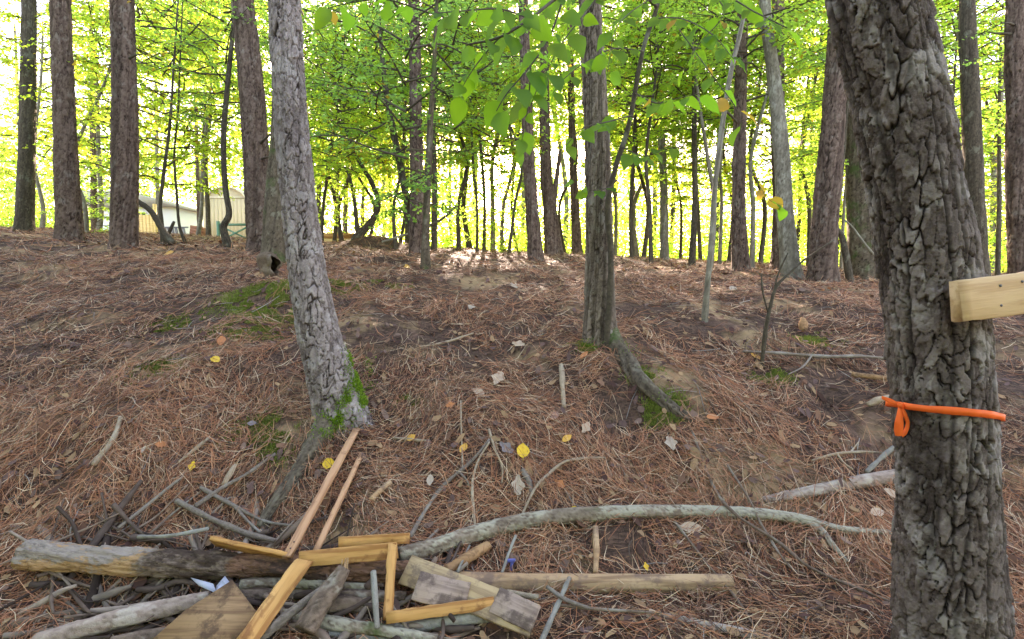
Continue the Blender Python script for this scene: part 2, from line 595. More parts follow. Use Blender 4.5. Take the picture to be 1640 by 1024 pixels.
# ------------------------------------------------------------------ pine straw, leaf litter and moss (nobody could count them)
MOSS = [(425, 478, .30, 1.0), (452, 505, .26, .9), (395, 530, .22, .7), (540, 462, .20, .7), (285, 520, .22, .5), (240, 590, .2, .25), (1312, 548, .14, 1.1), (1062, 660, .14, .8),
        (1235, 607, .12, .8), (1030, 600, .10, .8), (420, 690, .16, .6), (452, 720, .13, .5), (610, 455, .1, .6), (640, 462, .12, .6), (655, 645, .07, .7), (935, 560, .1, .9), (520, 450, .1, 1.5)]
MOSS_XY = [(L(a, b), r, k) for a, b, r, k in MOSS]


def moss_at(x, y):
    s = np.zeros_like(x)
    for p, r, k in MOSS_XY:
        s = np.maximum(s, k * np.exp(-(((x - p[0]) / (r * 1.25)) ** 2 + ((y - p[1]) / (r * .8)) ** 2)))
    return s


def bare_at(x, y):
    return sstep(0.08, 0.30, fbm(x * 1.5 + 3.3, y * 1.9, 55, 3)) * (1 - sstep(6.0, 8.0, y))


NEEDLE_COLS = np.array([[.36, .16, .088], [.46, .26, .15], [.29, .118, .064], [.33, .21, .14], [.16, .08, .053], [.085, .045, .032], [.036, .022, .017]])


def straw(n, ylo, yhi, width, ln, seed, lift, pow_=1.0):
    r = np.random.default_rng(seed)
    y = ylo + (yhi - ylo) * r.random(n) ** pow_
    x = (r.random(n) * 2 - 1) * (y * 1.06 + 1.5)
    keep = (r.random(n) > 0.88 * bare_at(x, y)) & (r.random(n) > 0.75 * np.clip(moss_at(x, y), 0, 1))
    keep &= r.random(n) > .62 * sstep(.0, .35, fbm(x * 1.9 + 40, y * 2.3, 41, 3))
    x, y = x[keep], y[keep]; n = len(x)
    swath = fbm(x * 1.3, y * 1.3, 91, 2) * 3.4 + math.pi / 2 * sstep(-.1, .3, fbm(x * .7 + 9, y * .7, 93, 2))
    ang = swath + r.normal(0, 0.75, n)
    l = ln * (0.45 + 0.75 * r.random(n))
    bend = r.normal(0, 0.45, n)
    P = []
    for t, b in ((-0.5, -1), (0.0, 0), (0.5, 1)):
        a = ang + bend * t
        px = x + np.cos(a) * l * t; py = y + np.sin(a) * l * t
        P.append(np.stack([px, py, np.zeros(n)], 1))
    tilt = r.normal(0, 0.17, n) * l
    base = lift * (0.05 + r.random(n) ** 2.6)
    for k, t in enumerate((-1, 0, 1)):
        P[k][:, 2] = land(P[k][:, 0], P[k][:, 1]) + 0.012 * fbm(P[k][:, 0] * 14, P[k][:, 1] * 14, 77, 2) * (P[k][:, 1] < 10) + base + np.maximum(tilt * t, -0.004) + 0.004
    w = width * (0.7 + 0.6 * r.random(n))
    T = unit(P[2] - P[0])
    view = unit(np.array([0, -0.55, 0.84]) + r.normal(0, .35, (n, 3)))
    S = unit(np.cross(T, view)) * (w * .5)[:, None]
    V = np.stack([P[0] - S * .6, P[0] + S * .6, P[1] - S, P[1] + S, P[2] - S * .4, P[2] + S * .4], 1).reshape(-1, 3)
    i = np.arange(n)[:, None] * 6
    F = np.concatenate([i + [0, 1, 3, 2], i + [2, 3, 5, 4]])
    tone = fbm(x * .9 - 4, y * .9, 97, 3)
    toplit = base / lift                                # painted light: upper needles coloured brighter, lower ones darker
    idx = np.clip((r.random(n) ** 1.1 * 7 + tone * 2.2 + 1.4 - 3.2 * toplit).astype(int), 0, 6)
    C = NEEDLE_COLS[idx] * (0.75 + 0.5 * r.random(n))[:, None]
    pale = r.random(n) < .05 + .05 * toplit  # pale strands stand in for highlights, a little more often on top
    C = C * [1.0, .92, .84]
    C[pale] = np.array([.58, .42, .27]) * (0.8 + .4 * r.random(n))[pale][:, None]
    return V, F, np.repeat(C, 6, 0)


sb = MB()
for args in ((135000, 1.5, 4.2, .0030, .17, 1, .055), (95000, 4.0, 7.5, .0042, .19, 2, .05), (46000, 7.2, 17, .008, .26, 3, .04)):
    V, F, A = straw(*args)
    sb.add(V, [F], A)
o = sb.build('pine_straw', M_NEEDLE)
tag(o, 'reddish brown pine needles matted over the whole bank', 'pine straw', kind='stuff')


def lobed_leaf(n_out, lobes, depth_, stem=True, seed=0, ratio=.62):
    """outline of a leaf, 1 long along x, as a fan round the midrib"""
    r = np.random.default_rng(seed)
    t = np.linspace(0, 2 * np.pi, n_out, endpoint=False)
    x = 0.5 - 0.5 * np.cos(t)
    wprof = np.sin(np.pi * np.clip(x, 0, 1) ** 0.85) ** 0.8
    y = np.sign(np.sin(t)) * wprof * ratio * .5 * (1 - depth_ * (0.5 + 0.5 * np.cos(t * lobes)) * (np.abs(np.sin(t)) > .2))
    y = y + r.normal(0, .012, n_out)
    z = 0.10 * np.abs(y) / ratio + 0.08 * (x - .5) ** 2 + r.normal(0, .015, n_out)
    V = np.vstack([np.stack([x, y, z], 1), [[.5, 0, 0.0]]])
    j = np.arange(n_out); k = (j + 1) % n_out
    F = [np.stack([j, k, np.full(n_out, n_out)], 1)]
    if stem:
        b = len(V)
        V = np.vstack([V, [[0, .012, 0], [0, -.012, 0], [-.22, -.010, .05], [-.22, .010, .05]]])
        F.append(np.array([[b, b + 1, b + 2, b + 3]]))
    return V, F


def litter(n, ylo, yhi, size, seed, pow_=1.0):
    r = np.random.default_rng(seed)
    shapes = [lobed_leaf(10, 5, .35, False, 1), lobed_leaf(8, 1, 0, False, 2, .5), lobed_leaf(9, 4, .3, False, 3, .8)]
    cols = np.array([[.13, .07, .05], [.17, .10, .075], [.075, .042, .04], [.12, .08, .08], [.28, .19, .125], [.07, .04, .034], [.15, .105, .095], [.30, .21, .135]])
    out = MB()
    y = ylo + (yhi - ylo) * r.random(n) ** pow_
    x = (r.random(n) * 2 - 1) * (y * 1.06 + 1.2)
    for q in range(n):
        V, F = shapes[q % 3]
        s = size * (0.6 + 0.8 * r.random())
        a = r.random() * 6.28
        curl = r.normal(0, .5)
        v = V * s
        v = v - [s * .5, 0, 0]
        v[:, 2] += curl * (v[:, 0] ** 2) / s + 0.5 * abs(curl) * v[:, 1] ** 2 / s
        c, s_ = math.cos(a), math.sin(a)
        tx, ty = r.normal(0, .25, 2)
        X = v[:, 0] * c - v[:, 1] * s_; Y = v[:, 0] * s_ + v[:, 1] * c
        Z = v[:, 2] + X * tx + Y * ty
        ox, oy = x[q] + X, y[q] + Y
        out.add(np.stack([ox, oy, Z], 1), F, np.clip(cols[r.integers(8)] * [1.1, .98, .80] * (0.75 + .5 * r.random()), 0, .8))
    Vall = np.concatenate(out.V)
    lift_ = np.concatenate([np.full(len(v), .012 + .045 * r.random()) for v in out.V])
    Vall[:, 2] += land(Vall[:, 0], Vall[:, 1]) + lift_
    out.V = [Vall]
    return out


lb = MB()
for args in ((5200, 1.8, 7.0, .055, 5), (3600, 6.0, 17.0, .085, 6)):
    q = litter(*args)
    lb.add(q.V[0], q.F, np.concatenate(q.A))
o = lb.build('leaf_litter', M_LITTER)
tag(o, 'small dull brown dead leaves scattered among the needles', 'leaf litter', kind='stuff')

mb = MB()
r = np.random.default_rng(8)
for (p, rad, k) in MOSS_XY:
    n = int(24000 * rad * min(1, k) / .3 * max(.35, rad / .3))
    x = p[0] + r.normal(0, rad * .62, n); y = p[1] + r.normal(0, rad * .42, n)
    ok = fbm(x * 9, y * 9, 61, 3) > -.12
    x, y = x[ok], y[ok]; n = len(x)
    B = np.stack([x, y, land(x, y) + .006], 1)
    D = unit(np.array([0, -.25, 1]) + r.normal(0, .55, (n, 3)))
    ln = .012 + .020 * r.random(n)
    V, F = leaf_quads(B, D, unit(np.array([0, -1, .3]) + r.normal(0, .4, (n, 3))), ln, ln * .22)
    g_ = r.random(n)[:, None]
    c = np.array([.12, .15, .03]) * (1 - g_) + np.array([.24, .30, .06]) * g_
    mb.add(V, F, np.repeat(c * min(1.15, .55 + .5 * k), 4, 0))
o = mb.build('moss', M_MOSS)
tag(o, 'green moss tufts on the brow and roots of the bank', 'moss', kind='stuff')


def moss_on(parent, base, pts, n, seed, spread_=.03, bright=1.0):
    """moss clinging to a trunk: tufts round the given surface points"""
    r = np.random.default_rng(seed)
    pts = np.asarray(pts)
    q = pts[r.integers(len(pts), size=n)] + r.normal(0, spread_, (n, 3)) * [1, .5, 1]
    D = unit(np.array([0, -.8, .5]) + r.normal(0, .6, (n, 3)))
    ln = .010 + .014 * r.random(n)
    V, F = leaf_quads(q, D, unit(r.normal(0, 1, (n, 3))), ln, ln * .3)
    g_ = r.random(n)[:, None]
    c = (np.array([.08, .17, .02]) * (1 - g_) + np.array([.20, .36, .035]) * g_) * bright
    return obj('moss', mesh('moss', V - base, F, M_MOSS, np.repeat(c, 4, 0)), parent)


# ------------------------------------------------------------------ trees near the camera
def pine(label, pts, d, wid, mat, nth, dense, cell, depth, seed, top, flare=None, furrows=.5, extra=4.0, lean_d=0.0, sink=0.25, name='pine_tree'):
    """trunk through picture points (base first) at distance d; wid in picture pixels"""
    P = [W(a, b, d + lean_d * k / len(pts)) for k, (a, b) in enumerate(pts)]
    Rr = [w / 2 / FPX * d for w in wid]
    up = unit(P[-1] - P[-2])
    up = unit(up + np.array([0, 0, 0.6]))
    for k in range(int(extra / .5)):
        P.append(P[-1] + up * .5); Rr.append(Rr[-1] * .985)
    dn = unit(P[0] - P[1])
    P.insert(0, P[0] + dn * sink); Rr.insert(0, Rr[0] * 1.12)
    base = on_land(P[1])
    t = thing(name, label, 'tree', base)
    V, F, A = bark_tube(P, Rr, nth, dense, cell, depth, seed, top, flare=flare, furrows=furrows)
    obj('trunk', mesh('trunk', V - base, F, mat, A, False), t)
    return t, base, P, Rr


def lobes(amp, reach, angs, sharp=6):
    def f(TH, S):
        s = 0
        for a, k in angs:
            s = s + k * np.exp(sharp * (np.cos(TH - a) - 1))
        return amp * s * np.exp(-np.maximum(S - 0.15, 0) / reach)
    return f


left_t, left_b, left_P, left_R = pine('leaning grey pine with mossy foot standing over the two wooden stakes',
    [(548, 668), (530, 605), (510, 530), (492, 430), (477, 310), (464, 160), (455, 0)], 3.5, [82, 73, 63, 56, 51, 48, 45], M_BARK_LEFT,
    190, .0060, (.055, .10), .019, 3, 3.5, lobes(.05, .10, [(0.2, .7), (2.2, .8), (4.4, .9)]), .3)
rb = [left_P[1] + [-.01, .0, .16], left_P[1] + [-.03, -.06, .03]] + [L(a, b, .004 + .012 * k) for k, (a, b) in enumerate(((503, 715), (482, 748), (456, 786), (436, 812), (414, 846)))]
V, F, A = bark_tube(rb, [.08, .10, .066, .05, .044, .034, .022], 36, .010, (.035, .07), .009, 12, lump=.22)
obj('root', mesh('root', V - left_b, F, M_BARK_MOSSY, A, True), left_t)


def moss_skin(parent, base, spots, n, seed):
    """short moss growing on the trunk's own surface inside the picture ellipses (x, y, rx, ry)"""
    r = np.random.default_rng(seed)
    tr = [c for c in parent.children if c.name.startswith('trunk') or c.name.startswith('root')]
    P, Nn = [], []
    for c in tr:
        k = len(c.data.vertices)
        co = np.empty(k * 3, np.float32); c.data.vertices.foreach_get('co', co)
        no = np.empty(k * 3, np.float32); c.data.vertices.foreach_get('normal', no)
        P.append(co.reshape(-1, 3) + base); Nn.append(no.reshape(-1, 3))
    P, Nn = np.concatenate(P), np.concatenate(Nn)
    q = P - EYE
    dep = q[:, 1] * CA - q[:, 2] * SA
    px = 820 + FPX * q[:, 0] / dep
    py = 512 - FPX * (q[:, 1] * SA + q[:, 2] * CA) / dep
    wgt = np.zeros(len(P))
    for sx, sy, rx, ry in spots:
        wgt = np.maximum(wgt, np.exp(-((px - sx) / rx) ** 2 - ((py - sy) / ry) ** 2))
    wgt *= np.sum(Nn * q, 1) < .15
    wgt *= sstep(-.35, .25, fbm(P[:, 0] * 18 + P[:, 1] * 9, P[:, 2] * 18, seed, 2))
    pick = r.choice(len(P), n, p=wgt / wgt.sum())
    B = P[pick] + r.normal(0, .006, (n, 3)); D = unit(Nn[pick] + r.normal(0, .7, (n, 3)) + [0, 0, .3])
    ln = .006 + .012 * r.random(n)
    V, F = leaf_quads(B, D, unit(r.normal(0, 1, (n, 3))), ln, ln * .45)
    g_ = r.random(n)[:, None]
    c = np.array([.10, .20, .02]) * (1 - g_) + np.array([.24, .40, .04]) * g_
    return obj('moss', mesh('moss', V - base, F, M_MOSS, np.repeat(c, 4, 0)), parent)


moss_skin(left_t, left_b, [(580, 600, 16, 30), (566, 640, 18, 16), (540, 672, 16, 14), (590, 630, 12, 20), (522, 690, 14, 14), (575, 570, 12, 20)], 9000, 31)
surf = [L(a, b, .02) for a, b in ((592, 600), (594, 625), (588, 585), (560, 685), (545, 690))]
moss_on(left_t, left_b, surf, 900, 32, .03)

cen_t, cen_b, cen_P, cen_R = pine('upright pine in the middle of the bank with a root running down to the right',
    [(962, 548), (960, 500), (960, 400), (957, 250), (950, 100), (944, 0)], 4.4, [58, 50, 43, 39, 35, 33], M_BARK_CENTRE,
    150, .0075, (.045, .13), .018, 5, 4.2, lobes(.05, .14, [(-.3, .8), (2.0, .6), (3.7, .9)]), .6)
rb = [cen_P[1] + [.02, .0, .22], cen_P[1] + [.06, -.07, .06]] + [L(a, b, l) for a, b, l in ( (1003, 577, .008), (1024, 610, .015), (1058, 640, .005), (1088, 664, .0), (1150, 705, -.03))]
V, F, A = bark_tube(rb, [.07, .09, .074, .062, .05, .045, .02], 36, .010, (.035, .07), .010, 13, lump=.22)
obj('root', mesh('root', V - cen_b, F, M_BARK_MOSSY, A, True), cen_t)
moss_on(cen_t, cen_b, [L(a, b, .04) for a, b in ((940, 556), (950, 560), (1000, 560), (1010, 575), (1070, 640), (1035, 600))], 900, 33, .04, .8)

right_t, right_b, right_P, right_R = pine('big dark pine with thick plated bark tied with orange tape',
    [(1525, 1130), (1519, 960), (1516, 800), (1508, 650), (1487, 440), (1461, 290), (1437, 150), (1403, 0)], 1.85, [160, 152, 136, 130, 125, 119, 117, 119], M_BARK_RIGHT,
    280, .0045, (.046, .10), .022, 9, 3.75, lobes(.06, .16, [(.6, .9), (2.6, .7), (4.6, .8)]), .6, sink=.35)

# ------------------------------------------------------------------ trees along the crest: trunk, limbs and crown


def crown_variant(name, seed, Rr, Hh, limbs, leaf, mat, twigs=7, per=18):
    r = np.random.default_rng(seed)
    lm = MB(); B, D, NN, LL = [], [], [], []
    for q in range(limbs):
        z0 = (-.48 + .9 * (q + r.random()) / limbs) * Hh
        az = q * 2.4 + r.normal(0, .4)
        ln = Rr * math.sqrt(max(.12, 1 - (z0 / (Hh * .56)) ** 2)) * (.7 + .45 * r.random())
        rise = r.uniform(.1, .55)
        d0 = np.array([math.cos(az), math.sin(az), rise])
        P = [np.array([0, 0, z0]) + d0 * ln * t + np.array([0, 0, -.22 * ln * t * t]) + r.normal(0, .05, 3) * ln * t for t in (0, .35, .7, 1)]
        lm.add(*tube(P, [.020, .014, .009, .004], 5, .12, 0, q))
        C, _, _ = spline(P, n=12)
        for w in range(twigs):
            t = r.uniform(.25, 1)
            p = C[int(t * 11)]
            a2 = az + r.choice([-1, 1]) * r.uniform(.3, 1.3) * (1 if t < .95 else .3)
            l2 = r.uniform(.3, .75) * (Rr / 2)
            d2 = np.array([math.cos(a2), math.sin(a2), r.normal(.05, .25)])
            e = p + d2 * l2 + np.array([0, 0, -.12 * l2])
            lm.add(*tube([p, (p + e) / 2 + [0, 0, .04 * l2], e], [.006, .004, .002], 4, .3, 0, w))
            k = int(per * r.uniform(.7, 1.3))
            tt = np.linspace(.12, 1, k)[:, None]
            side = np.where(np.arange(k) % 2 == 0, 1, -1)
            b = p + (e - p) * tt + r.normal(0, .035, (k, 3))
            ang = a2 + side * r.normal(.95, .3, k)
            B.append(b)
            D.append(np.stack([np.cos(ang), np.sin(ang), r.normal(-.25, .25, k)], 1))
            NN.append(unit(np.array([0, 0, .8]) + r.normal(0, .75, (k, 3))))
            LL.append(leaf * r.uniform(.7, 1.3, k))
    B, D, NN, LL = map(np.concatenate, (B, D, NN, LL))
    V, F = leaf_quads(B, D, NN, LL, LL * .58)
    cc = np.repeat(r.random((len(B), 3)), 4, 0)
    return mesh(name, V, F, mat, cc), lm.mesh(name + '_limb', M_BARK_DARK)


CROWNS = {}
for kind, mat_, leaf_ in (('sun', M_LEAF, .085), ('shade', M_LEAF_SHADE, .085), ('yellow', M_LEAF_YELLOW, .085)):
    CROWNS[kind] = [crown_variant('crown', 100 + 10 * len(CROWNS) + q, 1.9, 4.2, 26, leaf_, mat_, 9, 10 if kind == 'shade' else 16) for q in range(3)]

BARKS = {'red': (M_BARK_RED, (.065, .12), .024), 'grey': (M_BARK_GREY, (.06, .12), .005), 'dark': (M_BARK_DARK, (.04, .10), .005), 'mossy': (M_BARK_MOSSY, (.05, .09), .007), 'left': (M_BARK_LEFT, (.06, .1), .012)}
crown_no = [0]


SUNNY = [L(540, 409), L(600, 406), L(1085, 434), L(1235, 440), L(870, 412), L(1330, 470), L(700, 415)]


def add_crown(t, base, at, kind, s, rz):
    at = np.array(at, float)
    for g in SUNNY:                             # gaps in the canopy that let the sun reach the crest
        if at[1] > g[1] + 1:
            k = (at[1] - g[1]) / SUN_DIR.y
            line = g + np.array(SUN_DIR) * k
            if abs(at[0] - line[0]) < 1.5 * s and abs(at[2] - line[2]) < 2.5 * s:
                at[2] = line[2] + 2.5 * s
    k = crown_no[0]; crown_no[0] += 1
    leaf_me, limb_me = CROWNS[kind][k % 3]
    c = obj('crown', leaf_me, t)
    b = obj('limb', limb_me, c)
    c.location = Vector(np.asarray(at) - base)
    c.scale = (s, s, s * random.uniform(.9, 1.15))
    c.rotation_euler = (0, 0, rz)
    return c


def tree(label, pts, d, wid, bark, seed, crowns=(), extra=3.0, group=None, fork=None, name='tree', cat='tree'):
    """pts picture points, base first (the base is set on the ground at distance d)"""
    m, cell, dep = BARKS[bark]
    P = [W(a, b, d) for a, b in pts]
    Rr = [w / 2 / FPX * d for w in wid]
    base = on_land(P[0])
    P[0] = base.copy()
    P.insert(0, base - [0, 0, .25]); Rr.insert(0, Rr[0] * 1.25)
    if extra:
        up = unit(unit(P[-1] - P[-2]) + [0, 0, .5])
        stp = float(np.linalg.norm(P[-1] - P[-2]))
        for k in range(max(1, int(extra / stp))):
            P.append(P[-1] + up * min(stp, extra)); Rr.append(max(.008, Rr[-1] * .75))
    t = thing(name, label, cat, base, group)
    rad = max(Rr)
    nth = int(np.clip(2 * math.pi * rad / .016, 8, 96))
    fl = lobes(rad * .45, .12 + rad * .3, [(.5, .7), (2.7, .8), (4.7, .7)]) if rad > .05 else None
    V, F, A = bark_tube(P, Rr, nth, .022 if rad > .08 else .06, (min(cell[0], rad), cell[1]), min(dep, rad * .13), seed, 6.5, lump=.08, flare=fl)
    obj('trunk', mesh('trunk', V - base, F, m, A, True), t)
    for fk in fork or ():
        Q = [W(a, b, d) for a, b in fk[0]]
        V, F, A = tube(Q, [w / 2 / FPX * d for w in fk[1]], 8, .06, .1, seed + 3)
        obj('limb', mesh('limb', V - base, F, m, A, True), t)
    if bark == 'red' and rad > .08 and group is None:
        rq = random.Random(seed)
        for q in range(rq.randint(2, 4)):
            k = rq.randint(2, len(P) - 2)
            c0 = P[k] + (P[k + 1] - P[k]) * rq.random()
            az = rq.uniform(-.6, .6) + (0 if rq.random() < .5 else math.pi)
            dv = np.array([math.cos(az), -abs(math.sin(az)) - .15, rq.uniform(-.1, .5)])
            ll = Rr[k] + rq.uniform(.12, .55)
            V, F, A = tube([c0, c0 + dv * ll * .6, c0 + dv * ll + [0, 0, rq.uniform(-.08, .05)]], [.022, .016, .006], 7, .05, .15, seed + q)
            obj('branch_stub', mesh('branch_stub', V - base, F, M_BARK_DARK, A, True), t)
    for q, (px, py, dd, kind, s) in enumerate(crowns):
        add_crown(t, base, W(px, py, dd), kind, s, seed * 1.7 + q * 2.1)
    return t


random.seed(5)
tree('thick dark pine nearest the left edge beside the picket fence', [(199, 390), (200, 200), (195, 0)], 8.2, [36, 33, 31], 'red', 21)
tree('dark reddish pine in front of the tan shed, just behind the leaning grey pine', [(420, 388), (411, 260), (404, 160), (388, 0)], 8.6, [44, 38, 36, 32], 'red', 22)
tree('stout mossy trunk half hidden behind the leaning grey pine', [(443, 402), (444, 330), (448, 240), (452, 130)], 7.0, [48, 36, 30, 26], 'mossy', 23)
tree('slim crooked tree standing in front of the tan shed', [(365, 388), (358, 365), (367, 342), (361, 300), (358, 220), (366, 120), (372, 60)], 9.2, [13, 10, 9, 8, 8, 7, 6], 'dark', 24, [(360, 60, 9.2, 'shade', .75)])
tree('pair of slim crooked stems beside the picket fence', [(262, 389), (258, 350), (257, 325), (262, 280), (272, 200)], 9.6, [8, 6, 5, 5, 4], 'dark', 25, [(262, 150, 10.5, 'yellow', .9)],
     fork=[([(262, 386), (271, 372), (279, 355)], [7, 6, 4])])
tree('hair thin sapling between the picket fence and the shed', [(297, 389), (287, 360), (283, 310), (279, 250), (285, 180)], 10, [6, 4, 4, 3, 3], 'dark', 26, [(290, 120, 11, 'yellow', .9)])
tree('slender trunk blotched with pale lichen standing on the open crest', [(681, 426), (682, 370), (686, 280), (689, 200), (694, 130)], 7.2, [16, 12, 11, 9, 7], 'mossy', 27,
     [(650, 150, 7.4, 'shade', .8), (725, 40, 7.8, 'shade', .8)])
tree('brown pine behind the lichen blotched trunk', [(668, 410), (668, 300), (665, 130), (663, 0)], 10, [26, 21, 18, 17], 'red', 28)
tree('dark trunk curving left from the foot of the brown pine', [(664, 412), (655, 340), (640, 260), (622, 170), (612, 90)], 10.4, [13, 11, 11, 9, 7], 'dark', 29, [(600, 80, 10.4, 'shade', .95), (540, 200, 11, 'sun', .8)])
tree('straight thin stem right of the brown pine', [(695, 404), (696, 300), (694, 200), (698, 60)], 11.5, [10, 9, 8, 7], 'dark', 30, [(700, 40, 11.5, 'sun', 1.0)])
tree('reddish pine rising from the crest left of the middle pine', [(858, 417), (852, 330), (846, 240), (842, 130), (838, 0)], 9.8, [25, 20, 18, 16, 15], 'red', 31)
tree('dark forked pine just left of the middle pine', [(886, 408), (881, 340), (874, 270), (872, 120)], 12.5, [28, 22, 18, 13], 'red', 32, fork=[([(884, 340), (891, 290), (897, 240)], [10, 8, 5])])
tree('thin pine close against the left side of the middle pine', [(924, 405), (921, 330), (917, 240), (914, 100)], 15, [17, 13, 11, 10], 'red', 33)
tree('straight grey trunk some way right of the middle pine', [(1064, 410), (1063, 300), (1058, 190), (1052, 40)], 13, [14, 12, 11, 10], 'grey', 34, [(1060, 20, 13, 'sun', 1.1)])
tree('dark thin trunk with upright stem right of the grey one', [(1108, 412), (1113, 330), (1112, 230), (1113, 60)], 11.5, [11, 9, 8, 7], 'dark', 35, [(1115, 60, 11.5, 'sun', 1.0)])
tree('straight brown trunk with mossy foot on the right of the crest', [(1186, 440), (1183, 330), (1185, 200), (1188, 60)], 8.8, [27, 20, 18, 16], 'red', 36, [(1190, -60, 8.8, 'sun', .9)])
tree('pale grey trunk leaning left in front of a darker pine', [(1268, 448), (1258, 350), (1250, 230), (1240, 130), (1228, 40)], 8.0, [31, 25, 22, 19, 17], 'grey', 37, [(1200, -80, 8, 'sun', .9)])
tree('darker pine behind the pale grey leaning trunk', [(1250, 425), (1250, 330), (1246, 200), (1246, 60)], 11, [28, 22, 19, 17], 'red', 38)
tree('stout reddish pine next to the big dark pine', [(1318, 452), (1322, 350), (1332, 220), (1341, 90), (1347, 0)], 7.6, [44, 36, 33, 31, 30], 'red', 39)
tree('broad mossy pine half hidden behind the big dark pine', [(1392, 432), (1383, 340), (1378, 240), (1374, 100)], 9.5, [56, 44, 38, 34], 'mossy', 40)
tree('dark pine right of the big plated trunk', [(1566, 445), (1560, 330), (1556, 200), (1550, 60)], 9.0, [32, 27, 24, 22], 'dark', 41)
tree('pine at the far right end of the crest', [(1640, 450), (1632, 300), (1628, 100)], 8.0, [36, 30, 27], 'red', 42)
tree('pine at the far left end of the crest', [(112, 388), (104, 200), (96, 0)], 9.0, [34, 28, 25], 'red', 43)
tree('thin pine standing left of the far left pair', [(40, 385), (44, 200), (46, 0)], 11.0, [24, 20, 18], 'dark', 44)
tree('pale slender sapling growing on the open bank right of the middle pine', [(1128, 527), (1133, 460), (1140, 380), (1146, 290), (1157, 200), (1170, 120), (1190, 30)], 4.9, [12, 9, 9, 8, 8, 7, 6], 'grey', 45,
     extra=1.0, name='sapling')
tree('curved dark sapling crossing behind the stout reddish pine', [(1362, 425), (1350, 385), (1338, 360), (1345, 300), (1352, 230)], 8.6, [12, 9, 8, 7, 5], 'dark', 46, [(1380, 150, 9.5, 'shade', .8)])
tree('v shaped pair of dark stems on the low mound', [(571, 388), (577, 375), (598, 350), (606, 325), (594, 290), (570, 250)], 12.5, [14, 12, 10, 8, 7, 5], 'dark', 47, [(560, 200, 12.5, 'sun', 1.0)],
     fork=[([(573, 372), (570, 345), (566, 310), (556, 270)], [9, 7, 6, 4])])

# slender stems of the backlit understory, told apart only by their place
STEMS = [(502, 14), (516, 13), (536, 15), (548, 16), (590, 14), (634, 12), (640, 17), (652, 15), (735, 13), (752, 16), (764, 12.5), (775, 13), (789, 15), (803, 14), (815, 12), (828, 16),
         (905, 17), (1012, 13), (1020, 16), (1031, 14), (1043, 11), (1090, 15), (1122, 13), (1139, 10.5), (1153, 12), (1168, 14), (1205, 11), (1218, 13), (1296, 14), (1348, 13),
         (318, 16), (335, 19), (455, 17), (140, 12), (70, 15), (160, 17), (1420, 14), (1480, 15), (1600, 13), (1530, 12), (985, 17), (1275, 16)]
rs = random.Random(3)
REFS = [(0, 'left picture edge'), (112, 'far left end pine'), (203, 'pine by picket fence'), (365, 'crooked tree before shed'), (485, 'leaning grey pine'), (571, 'v shaped pair'), (668, 'brown pine'), (850, 'reddish crest pine'), (958, 'middle pine'),
        (1062, 'straight grey trunk'), (1110, 'dark thin trunk'), (1184, 'mossy footed trunk'), (1258, 'pale leaning trunk'), (1327, 'stout reddish pine'), (1480, 'big dark pine'), (1560, 'dark right pine'), (1640, 'far right end pine')]
ORD = ['first', 'second', 'third', 'fourth', 'fifth', 'sixth', 'seventh', 'eighth', 'ninth', 'tenth', 'eleventh', 'twelfth']


def between(px, all_px):
    k = max(q for q in range(len(REFS) - 1) if REFS[q][0] <= px)
    mine = sorted(p for p in all_px if REFS[k][0] <= p < REFS[k + 1][0])
    return f'{ORD[mine.index(px)]} slender young tree right of {REFS[k][1]}, before {REFS[k + 1][1]}'


for q, (px, d) in enumerate(STEMS):
    w = rs.uniform(5, 9)
    x1, x2, x3 = (rs.gauss(0, 5), rs.gauss(0, 10), rs.gauss(0, 16))
    kind = rs.choice(['sun', 'sun', 'yellow', 'yellow', 'sun']) if px > 480 else rs.choice(['yellow', 'sun', 'yellow'])
    cr = [(px + x3, rs.uniform(60, 210), d + rs.uniform(-.5, .8), kind, rs.uniform(.75, 1.15))]
    if q % 5 != 0 and d > 11.5 and not 200 < px < 470:
        cr.append((px + rs.gauss(0, 25), rs.uniform(285, 345), d + rs.uniform(.5, 2.5), rs.choice(['yellow', 'sun']), rs.uniform(.42, .62)))
    if q % 2 == 0 or not 540 < px < 1180:
        cr.append((px + x3 + rs.gauss(0, 45), rs.uniform(-70, 40), d + 1, rs.choice([kind, 'sun', 'yellow']), rs.uniform(.9, 1.25)))
    if q % 3 == 0:
        cr.append((px + x3 + rs.gauss(0, 60), rs.uniform(0, 120), d + 2, 'sun', rs.uniform(.8, 1.1)))
    tree(between(px, [p for p, _ in STEMS]), [(px, 405), (px + x1, 330), (px + x2, 250), (px + x3, 130)], d, [w, w * .8, w * .7, w * .5], rs.choice(['dark', 'dark', 'grey']), 60 + q,
         cr, group='slender young trees beyond the crest', extra=1.5, name='young_tree')

# trees deeper in the wood
FAR = [(rs.uniform(-40, 1680), rs.uniform(20, 32)) for _ in range(38)]
for q, (px, d) in enumerate(FAR):
    w = rs.uniform(5, 10)
    x1, x2 = rs.gauss(0, 4), rs.gauss(0, 10)
    kind = rs.choice(['sun', 'sun', 'yellow'])
    if 180 < px < 450:
        py0 = 60
    else:
        py0 = 235
    tree('distant tree with pale sunlit foliage deep in the wood', [(px, 405), (px + x1, 300), (px + x2, 100)], d, [w, w * .85, w * .6], rs.choice(['dark', 'grey', 'red']), 160 + q,
         [(px + x2 + rs.gauss(0, 20), rs.uniform(min(170, py0), py0 + 60), d + rs.uniform(-1, 1), kind, rs.uniform(1.0, 1.5)), (px + x2 + rs.gauss(0, 50), rs.uniform(min(120, py0), py0), d + rs.uniform(-1, 1), kind, rs.uniform(.9, 1.4))],
         group='distant trees deep in the wood', extra=2.0, name='distant_tree')

